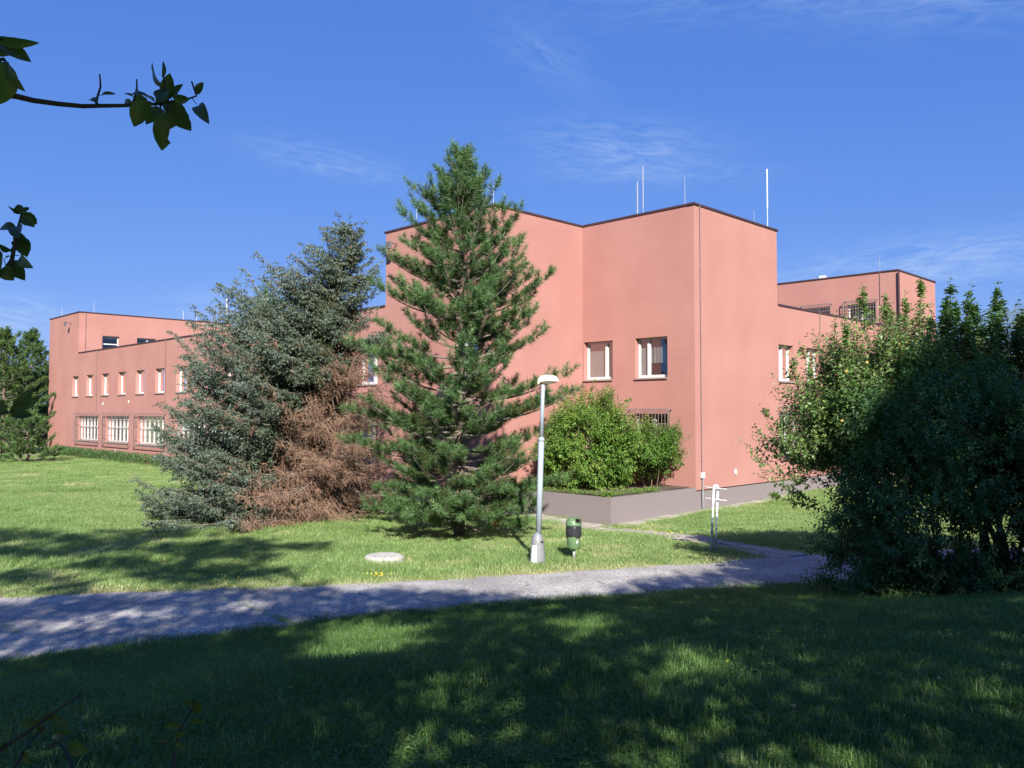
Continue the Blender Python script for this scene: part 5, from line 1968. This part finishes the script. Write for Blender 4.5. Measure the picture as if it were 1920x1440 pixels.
def shade_px(px, py, nx, ny):
    """is this spot of ground in shade? (px, py: where it is seen; nx, ny: its ground position)"""
    nzv = fbm(nx * 1.25 + 40, ny * 1.25 + 13, 3)
    yn = np.interp(px, YN_P[:, 0], YN_P[:, 1])
    yf = np.interp(px, YF_P[:, 0], YF_P[:, 1])
    lit = np.zeros_like(px)
    for cx, cy, rx_, ry_, s_ in LIT:
        lit = np.maximum(lit, s_ * np.exp(-(((px - cx) / (rx_ * 1.22)) ** 2 + ((py - cy) / (ry_ * 1.22)) ** 2)))
    fore = np.random.default_rng(6).random(px.shape) > np.maximum(np.clip((lit + (nzv - .5) * .5 - .20) / .50, 0, 1), np.interp(px, [300, 700, 1500, 1900], [.06, .30, .30, .16]) * np.clip((nzv - .46) / .16, 0, 1) + .05)
    # asphalt
    up_ = np.interp(px, [-200, 0, 150, 400, 560, 640, 760, 900, 1000, 1080, 1130, 1165], [1150, 1135, 1128, 1122, 1120, 1112, 1108, 1116, 1124, 1134, 1142, 1150])
    dap = fbm(nx * .9 + 3, ny * 1.9 + 77, 3)
    left = np.where(px < 620, (py > yf + 4) & (dap > np.interp(px, [-300, 100, 300, 620], [.47, .47, .40, .28])), py > up_ + (nzv - .5) * 10)
    wedge = (px > 1160) & (px < 1440) & (py > np.interp(px, [1160, 1230, 1300, 1420, 1440], [1104, 1088, 1080, 1063, 1060]) + (nzv - .5) * 10) & (py < np.interp(px, [1160, 1300, 1440], [1130, 1108, 1082]))
    path = np.where(px < 1150, left, wedge)
    path = path | ((px >= 1440))
    lw = np.zeros_like(px)
    for cx, cy, rx_, ry_ in LAWN:
        lw = np.maximum(lw, np.exp(-(((px - cx) / rx_) ** 2 + ((py - cy) / ry_) ** 2)))
    lawn = (lw + (nzv - .5) * 1.0 + (fbm(nx * 2.6, ny * 2.6, 2) - .5) * .9) > .50
    lawn &= fbm(nx * 1.7 + 5, ny * 1.1 + 2, 3) > .38
    lawn = lawn & (px < 680) & (py > 965)
    return np.where(py > yn, fore, np.where(py > yf, path, lawn))


r = np.random.default_rng(400)
sp_g = .21
gx, gy = np.meshgrid(np.arange(-19, 14, sp_g), np.arange(-1.5, 22.5, sp_g))
gx = (gx + r.uniform(-.1, .1, gx.shape)).ravel()
gy = (gy + r.uniform(-.1, .1, gy.shape)).ravel()
gzv = gz(gx, gy)
G0 = np.stack([gx, gy, gzv], 1)
px, py = to_px(G0)
near_hidden = (gy < 3.2) | (py > 1440)
sh = shade_px(px, py, gx, gy)
sh = np.where(near_hidden, r.random(len(gx)) < .55, sh)
far_off = (px < -250) | (px > 2200)
sh = np.where(far_off & ~near_hidden, fbm(gx * .6, gy * .6, 2) > .35, sh)
# nothing of these crowns may shade what stands right of the bush line further back
sh &= ~((gx > 4.6) & (gy > 14.6))
T1 = G0[sh]
rep = np.where(T1[:, 1] < y_near(T1[:, 0]), 3, 3)
T1 = np.repeat(T1, rep, 0)
# the shaded front of the dark bushes
bx_, bz_ = np.meshgrid(np.arange(5.0, 12.5, .17), np.arange(.3, 5.9, .17))
B0 = np.stack([bx_.ravel(), np.full(bx_.size, 13.2), bz_.ravel()], 1)
px, py = to_px(B0 - S * 1.0)
lim = np.interp(py, [480, 560, 620, 660, 740, 800, 850, 950, 1120], [1745, 1735, 1735, 1715, 1690, 1600, 1545, 1490, 1440])
B0 = B0[px > lim + (fbm(bx_.ravel() * 1.5, bz_.ravel() * 1.5, 3) - .5) * 120]
T1 = np.concatenate([T1, np.repeat(B0, 4, 0)])
# and the twigs nearest the camera hang in the same shade
for (cx, cy, cz), (ex_, ey, ez), k in (((-1.05, 2.0, 4.0), (.55, .25, .35), 420), ((-1.3, 1.9, 3.5), (.3, .3, .4), 150), ((-1.0, 1.9, 2.45), (.6, .3, .4), 420)):
    T1 = np.concatenate([T1, np.array([cx, cy, cz]) + r.uniform(-1, 1, (k, 3)) * np.array([ex_, ey, ez])])
# pick a height on each ray inside the crowns
yt = -r.uniform(.9, 7.5, len(T1))
hor = math.hypot(S[0], S[1])
tlen = (T1[:, 1] - yt) / (-S[1])
zc = T1[:, 2] + tlen * S[2]
need = np.maximum(0, (5.4 + r.random(len(T1)) * 1.5 - zc) / S[2])
tlen = tlen + need
CPOS = T1 + S * tlen[:, None] + r.normal(0, .06, (len(T1), 3))
keep = CPOS[:, 2] < 18.5
CPOS = CPOS[keep]
print('shade clusters', len(CPOS))
TRX = np.array([-13.5, -7.5, -1.5, 4.2, 10.0, 15.5])
TRY = np.array([-4.5, -3.6, -5.2, -4.4, -4.8, -4.0])
own = np.argmin(np.abs(CPOS[:, 0][:, None] - TRX[None] + r.normal(0, .8, (len(CPOS), 1))), 1)
labs = ['tall tree behind the camera casting shade at the far left', 'tall leaning shade tree behind the camera, left of the slope', 'broad shade tree straight behind the camera',
        'leafy shade tree behind the camera, before the dark bushes', 'tall shade tree behind the dark bushes’ corner', 'outermost shade tree behind the camera on the bush side']
labs = [q.replace('’', '') for q in labs]
for k in range(len(TRX)):
    P = CPOS[own == k]
    if not len(P):
        continue
    root = empty('shade_tree', (TRX[k], TRY[k], g1(TRX[k], TRY[k])), 0, labs[k], 'tree', 'shade trees behind the camera')
    off = np.array(root.location)
    gw, gl = Geo(), Geo()
    H = np.percentile(P[:, 2], 92) - off[2]
    tz = np.linspace(-.2, H, 9)
    tp = np.stack([.2 * np.sin(tz * .5), .25 * np.sin(tz * .4), tz], 1)
    gw.tube(tp, np.interp(tz, [0, H], [.20, .03]), 10)
    Q = P - off
    pick = Q[r.permutation(len(Q))[:60]]
    for q in pick:
        h0 = np.clip(q[2] - .9 * np.hypot(q[0], q[1]) * .6 - .3, 2.2, H)
        s0 = np.array([np.interp(h0, tz, tp[:, 0]), np.interp(h0, tz, tp[:, 1]), h0])
        m_ = s0 * .45 + q * .55 + np.array([0, 0, .1])
        gw.tube([s0, m_, q], [.045, .025, .008], 5, cap=False)
    m = 5
    n = len(Q) * m
    p = np.repeat(Q, m, 0) + r.normal(0, .10, (n, 3))
    gl.leaves(p, r.normal(size=(n, 3)), unit(S + r.normal(0, .6, (n, 3))), .155 * r.uniform(.7, 1.3, n), .105, np.clip(.5 + r.normal(0, .2, n), 0, 1), .2)
    gw.build('trunk', M_bark, root)
    gl.build('crown', F_tree, root)

# ------------------------------------------------------------------ grass
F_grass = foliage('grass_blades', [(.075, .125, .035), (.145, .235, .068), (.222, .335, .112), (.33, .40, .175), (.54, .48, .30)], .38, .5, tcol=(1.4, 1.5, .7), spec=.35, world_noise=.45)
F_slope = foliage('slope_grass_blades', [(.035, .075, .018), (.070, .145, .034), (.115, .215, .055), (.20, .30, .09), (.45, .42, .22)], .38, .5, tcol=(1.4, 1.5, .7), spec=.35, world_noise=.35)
protos = []


def grass_patch(seed, rad, n, h0, h1, w, t0, tv, mat=None):
    r = np.random.default_rng(seed)
    a = r.random(n) * 2 * np.pi
    q = rad * np.sqrt(r.random(n))
    b = np.stack([q * np.cos(a), q * np.sin(a), np.full(n, -.012)], 1)
    b[:, :2] += .05 * np.sin(b[:, 1::-1] * 40)
    h = r.uniform(h0, h1, n) * (.75 + .5 * fbm(b[:, 0] * 6 + seed, b[:, 1] * 6, 2))
    ld = r.normal(0, 1, (n, 2))
    ld /= np.linalg.norm(ld, axis=1)[:, None]
    ben = r.uniform(.3, 1.25, n)
    lean3 = np.concatenate([ld, np.zeros((n, 1))], 1)
    sdv = np.stack([-ld[:, 1], ld[:, 0], np.zeros(n)], 1) * (w * r.uniform(.6, 1.3, n))[:, None] * .5
    m1 = b + Z3 * (h * .55)[:, None] + lean3 * (h * ben * .22)[:, None]
    tp = b + Z3 * (h * (1 - .28 * ben))[:, None] + lean3 * (h * ben * .85)[:, None]
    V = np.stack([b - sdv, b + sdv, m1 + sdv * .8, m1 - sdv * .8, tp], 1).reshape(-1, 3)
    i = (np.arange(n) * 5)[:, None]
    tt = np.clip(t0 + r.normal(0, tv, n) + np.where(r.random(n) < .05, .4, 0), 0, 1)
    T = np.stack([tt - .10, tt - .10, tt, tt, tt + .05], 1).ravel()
    g = Geo()
    g.add(V, i + np.array([[0, 1, 2, 3]]), np.clip(T, 0, 1))
    g2f = i + np.array([[3, 2, 4]])
    g.f.append(g2f.astype(np.int32))
    g.m.append(np.zeros(n, np.int32))
    me = g.mesh('grass_tuft', mat or F_grass)
    o = bpy.data.objects.new('grass_tuft', me)
    return o


def weed_patch(seed):
    r = np.random.default_rng(seed)
    n = 190
    a = r.random(n) * 2 * np.pi
    q = .24 * np.sqrt(r.random(n))
    b = np.stack([q * np.cos(a), q * np.sin(a), r.uniform(.01, .05, n)], 1)
    g = Geo()
    g.leaves(b, unit(np.stack([r.normal(0, 1, n), r.normal(0, 1, n), r.normal(.2, .2, n)], 1)), unit(Z3 + r.normal(0, .25, (n, 3))), r.uniform(.012, .030, n), r.uniform(.010, .018, n), np.clip(.32 + r.normal(0, .1, n), 0, 1), .3)
    return bpy.data.objects.new('grass_tuft', g.mesh('grass_tuft', F_slope))


def scatter(name, label, P, S_, idx, plist, tilt):
    col = bpy.data.collections.new(name + '_tufts')
    for k, o in enumerate(plist):
        o.name = 'grass_tuft_%02d' % k
        col.objects.link(o)
    me = bpy.data.meshes.new(name)
    me.vertices.add(len(P))
    me.vertices.foreach_set('co', np.asarray(P, np.float32).ravel())
    r = np.random.default_rng(len(P))
    rot = np.stack([tilt, np.zeros(len(P)), r.random(len(P)) * 6.283], 1).astype(np.float32)
    a = me.attributes.new('rot', 'FLOAT_VECTOR', 'POINT')
    a.data.foreach_set('vector', rot.ravel())
    a = me.attributes.new('scl', 'FLOAT', 'POINT')
    a.data.foreach_set('value', np.asarray(S_, np.float32))
    a = me.attributes.new('idx', 'INT', 'POINT')
    a.data.foreach_set('value', np.asarray(idx, np.int32))
    o = bpy.data.objects.new(name, me)
    C.objects.link(o)
    ng = bpy.data.node_groups.new(name + '_nodes', 'GeometryNodeTree')
    ng.interface.new_socket('Geometry', in_out='INPUT', socket_type='NodeSocketGeometry')
    ng.interface.new_socket('Geometry', in_out='OUTPUT', socket_type='NodeSocketGeometry')
    gi, go = ng.nodes.new('NodeGroupInput'), ng.nodes.new('NodeGroupOutput')
    ip = ng.nodes.new('GeometryNodeInstanceOnPoints')
    ci = ng.nodes.new('GeometryNodeCollectionInfo')
    ci.inputs['Collection'].default_value = col
    ci.inputs['Separate Children'].default_value = True
    ci.inputs['Reset Children'].default_value = True

    def attr(nm, dt):
        n = ng.nodes.new('GeometryNodeInputNamedAttribute')
        n.data_type = dt
        n.inputs['Name'].default_value = nm
        return n.outputs['Attribute']
    e2r = ng.nodes.new('FunctionNodeEulerToRotation')
    ng.links.new(attr('rot', 'FLOAT_VECTOR'), e2r.inputs[0])
    ng.links.new(gi.outputs[0], ip.inputs['Points'])
    ng.links.new(ci.outputs[0], ip.inputs['Instance'])
    ip.inputs['Pick Instance'].default_value = True
    ng.links.new(attr('idx', 'INT'), ip.inputs['Instance Index'])
    ng.links.new(e2r.outputs[0], ip.inputs['Rotation'])
    ng.links.new(attr('scl', 'FLOAT'), ip.inputs['Scale'])
    ng.links.new(ip.outputs[0], go.inputs[0])
    md = o.modifiers.new('grass', 'NODES')
    md.node_group = ng
    tag(o, label, 'grass', kind='stuff')
    return o


def lawn_points(x0, x1, y0, y1, n, seed, margin=.05):
    r = np.random.default_rng(seed)
    x = r.uniform(x0, x1, n)
    y = r.uniform(y0, y1, n)
    ok = ~on_path(x, y, margin) & ~in_building(x, y, .05) & (dist_poly(x, y, FOOT) > .52)
    a, b = ab(x, y)
    ok &= ~((a > -5.1) & (a < 8) & (b > -.55) & (b < 1))
    ok &= ~((a > -5.02) & (a < .1) & (b > -.1) & (b < 5.3))
    ok &= np.hypot(x - mxx, y - myy) > .40
    return x[ok], y[ok], r


def sun_side(x, y):
    return np.minimum(np.abs(y - y_near(x)), np.abs(y - y_far(x)))


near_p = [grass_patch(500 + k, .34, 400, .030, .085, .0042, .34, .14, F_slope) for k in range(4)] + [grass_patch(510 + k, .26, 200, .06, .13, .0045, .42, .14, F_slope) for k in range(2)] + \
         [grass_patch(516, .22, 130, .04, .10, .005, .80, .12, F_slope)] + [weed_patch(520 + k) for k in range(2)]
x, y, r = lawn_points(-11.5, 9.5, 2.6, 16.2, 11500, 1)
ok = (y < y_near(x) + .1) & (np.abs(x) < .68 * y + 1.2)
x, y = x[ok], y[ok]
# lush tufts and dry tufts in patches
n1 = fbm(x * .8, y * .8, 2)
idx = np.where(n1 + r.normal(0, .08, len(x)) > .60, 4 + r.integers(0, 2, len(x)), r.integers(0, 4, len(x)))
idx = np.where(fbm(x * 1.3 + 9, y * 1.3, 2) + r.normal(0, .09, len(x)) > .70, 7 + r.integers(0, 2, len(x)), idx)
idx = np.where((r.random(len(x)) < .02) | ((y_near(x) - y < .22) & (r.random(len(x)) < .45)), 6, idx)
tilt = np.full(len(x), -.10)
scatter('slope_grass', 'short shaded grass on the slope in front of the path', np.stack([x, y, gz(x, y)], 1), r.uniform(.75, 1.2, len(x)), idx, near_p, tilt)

far_p = [grass_patch(600 + k, .55, 380, .05, .11, .009, .48, .16) for k in range(4)] + [grass_patch(610, .45, 260, .09, .19, .010, .46, .12), grass_patch(611, .35, 160, .05, .11, .010, .84, .1)]
x, y, r = lawn_points(-26, 16, 12.5, 36, 9000, 2)
ok = (y > y_far(x) - .1) & (np.abs(x) < .70 * y + 1)
x, y = x[ok], y[ok]
x2, y2, r2 = lawn_points(-45, -5, 30, 64, 5500, 3)
ok = (np.abs(x2) < .70 * y2 + 1)
x, y = np.concatenate([x, x2[ok]]), np.concatenate([y, y2[ok]])
n1 = fbm(x * .5, y * .5, 2)
idx = np.where(n1 + r.normal(0, .08, len(x)) > .64, 4, r.integers(0, 4, len(x)))
ed = (y - y_far(x) < .35) & (r.random(len(x)) < .6)
idx = np.where((r.random(len(x)) < .05) | ed | (fbm(x * .9 + 31, y * .9 + 7, 3) + r.normal(0, .07, len(x)) > .68), 5, idx)
scl = r.uniform(.75, 1.15, len(x)) * np.interp(y, [30, 60], [1, 1.35])
scatter('lawn_grass', 'sunlit mown grass of the lawn round the conifers', np.stack([x, y, gz(x, y)], 1), scl, idx, far_p, np.zeros(len(x)))

# grass growing in a crack of the asphalt, and tufts on its edge
crk = np.array([sight(448, 1130, 1), sight(480, 1145, 1), sight(512, 1155, 1), sight(545, 1169, 1)])
crk = np.array([[0, 0, EYE] + (q - [0, 0, EYE]) * (-EYE + .01) / (q[2] - EYE) for q in crk])
crk2 = np.array([sight(-20, 1165, 1), sight(12, 1178, 1), sight(36, 1190, 1)])
crk2 = np.array([[0, 0, EYE] + (q - [0, 0, EYE]) * (-EYE + .01) / (q[2] - EYE) for q in crk2])
r = np.random.default_rng(9)
P = []
for cr, k in ((crk, 60), (crk2, 40)):
    i = r.integers(0, len(cr) - 1, k)
    f = r.random(k)[:, None]
    P.append(cr[i] * (1 - f) + cr[i + 1] * f + r.normal(0, .02, (k, 3)) * [1, 1, 0])
P = np.concatenate(P)
crack_p = [grass_patch(700 + k, .05, 26, .02, .05, .005, .55, .12) for k in range(2)]
P[:, 2] = gz(P[:, 0], P[:, 1]) + .02
scatter('crack_grass', 'grass growing from a crack across the asphalt path', P, r.uniform(.7, 1.2, len(P)), r.integers(0, 2, len(P)), crack_p, np.zeros(len(P)))

# flowers
M_yel = pmat('yellow_petals', (.80, .58, .03), (.72, .48, .02), 30, .6)
M_stem = pmat('flower_stem', (.07, .13, .03), (.05, .10, .02), 30, .7)


def flower_mesh(n, spread, h, s, seed):
    r = np.random.default_rng(seed)
    g = Geo()
    for k in range(n):
        b = np.array([r.normal(0, spread), r.normal(0, spread * .6), 0])
        t = b + np.array([r.normal(0, .03), r.normal(0, .03), h * r.uniform(.7, 1.2)])
        g.sticks(b[None], t[None], .0025, .002, mat=1)
        q = np.linspace(0, 2 * np.pi, 8)[:-1]
        nn = unit(np.array([r.normal(0, .4), r.normal(0, .4) - .3, 1]))
        u = perp(nn[None])[0]
        w = np.cross(nn, u)
        ring = [t + s * (1 + .2 * (-1) ** i) * (math.cos(a_) * u + math.sin(a_) * w) + nn * s * .25 for i, a_ in enumerate(q)]
        g.add(np.array([t] + ring), [(0, i, i % 7 + 1) for i in range(1, 8)])
    return g.mesh('flower_clump', [M_yel, M_stem])


for (px_, py_, lab, n_, sprd) in ((715, 1086, 'yellow flower clump by the path below the concrete well cover', 22, .11), (433, 1087, 'low row of yellow flowers in the shaded grass by the path', 14, .20), (265, 1060, 'small yellow flowers in the shaded lawn near the path', 8, .10),
                            (1272, 1003, 'yellow flower patch beside the slab footpath and steel stand', 14, .22)):
    q = sight(px_, py_, 1) - np.array([0, 0, EYE])
    q = q * (-EYE / q[2])
    x, y = q[0], q[1]
    if px_ > 1200:
        y = y + 1.2
    o = bpy.data.objects.new('flower_clump', flower_mesh(n_, sprd, .10, .013, int(px_)))
    C.objects.link(o)
    o.location = (x, y, g1(x, y))
    tag(o, lab, 'flowers', 'yellow flower clumps')
r = np.random.default_rng(13)
fp = [flower_mesh(3, .06, .10, .014, 900 + k) for k in range(3)]
g = Geo()
gm = Geo()
pts = [(r.normal(4.6, 2.0), r.uniform(8, 12.5)) for _ in range(46)] + [(r.uniform(-5, 8), r.uniform(4.5, 13)) for _ in range(40)]
for x, y in pts:
    if y > y_near(x) - .2:
        continue
    z = g1(x, y)
    t = np.array([x + r.normal(0, .02), y, z + r.uniform(.06, .11)])
    g.sticks(np.array([[x, y, z]]), t[None], .002, .0016, mat=1)
    s_ = r.uniform(.007, .013)
    q = np.linspace(0, 2 * np.pi, 7)[:-1]
    ring = [t + s_ * np.array([math.cos(a_), math.sin(a_), .25]) for a_ in q]
    g.add(np.array([t] + ring), [(0, i, i % 6 + 1) for i in range(1, 7)])
o = g.build('small_flowers', [M_yel, M_stem])
tag(o, 'tiny yellow flowers scattered through the shaded grass', 'flowers', kind='stuff')
# fallen leaves
F_litter = foliage('fallen_leaves', [(.20, .12, .05), (.30, .22, .10), (.34, .32, .20)], .15, .7)
n = 420
x = np.concatenate([r.uniform(-9, 8, n // 2), r.normal(3.2, 1.2, n // 4), r.uniform(-3, 6, n - n // 2 - n // 4)])
y = np.concatenate([r.uniform(4, 16, n // 2), r.normal(25.2, .5, n // 4), r.uniform(12, 24, n - n // 2 - n // 4)])
ok = ~in_building(x, y, .1)
x, y = x[ok], y[ok]
zz = gz(x, y) + np.where(on_path(x, y), .045, .055)
g = Geo()
g.leaves(np.stack([x, y, zz], 1), unit(np.stack([r.normal(0, 1, len(x)), r.normal(0, 1, len(x)), r.normal(0, .15, len(x))], 1)), unit(Z3 + r.normal(0, .3, (len(x), 3))), r.uniform(.03, .06, len(x)), r.uniform(.018, .035, len(x)), r.random(len(x)), .5)
o = g.build('fallen_leaves', F_litter)
tag(o, 'dry fallen leaves lying on the path and in the grass', 'fallen leaves', kind='stuff')
for o in bpy.data.objects:
    if '_tw' in o:
        del o['_tw']
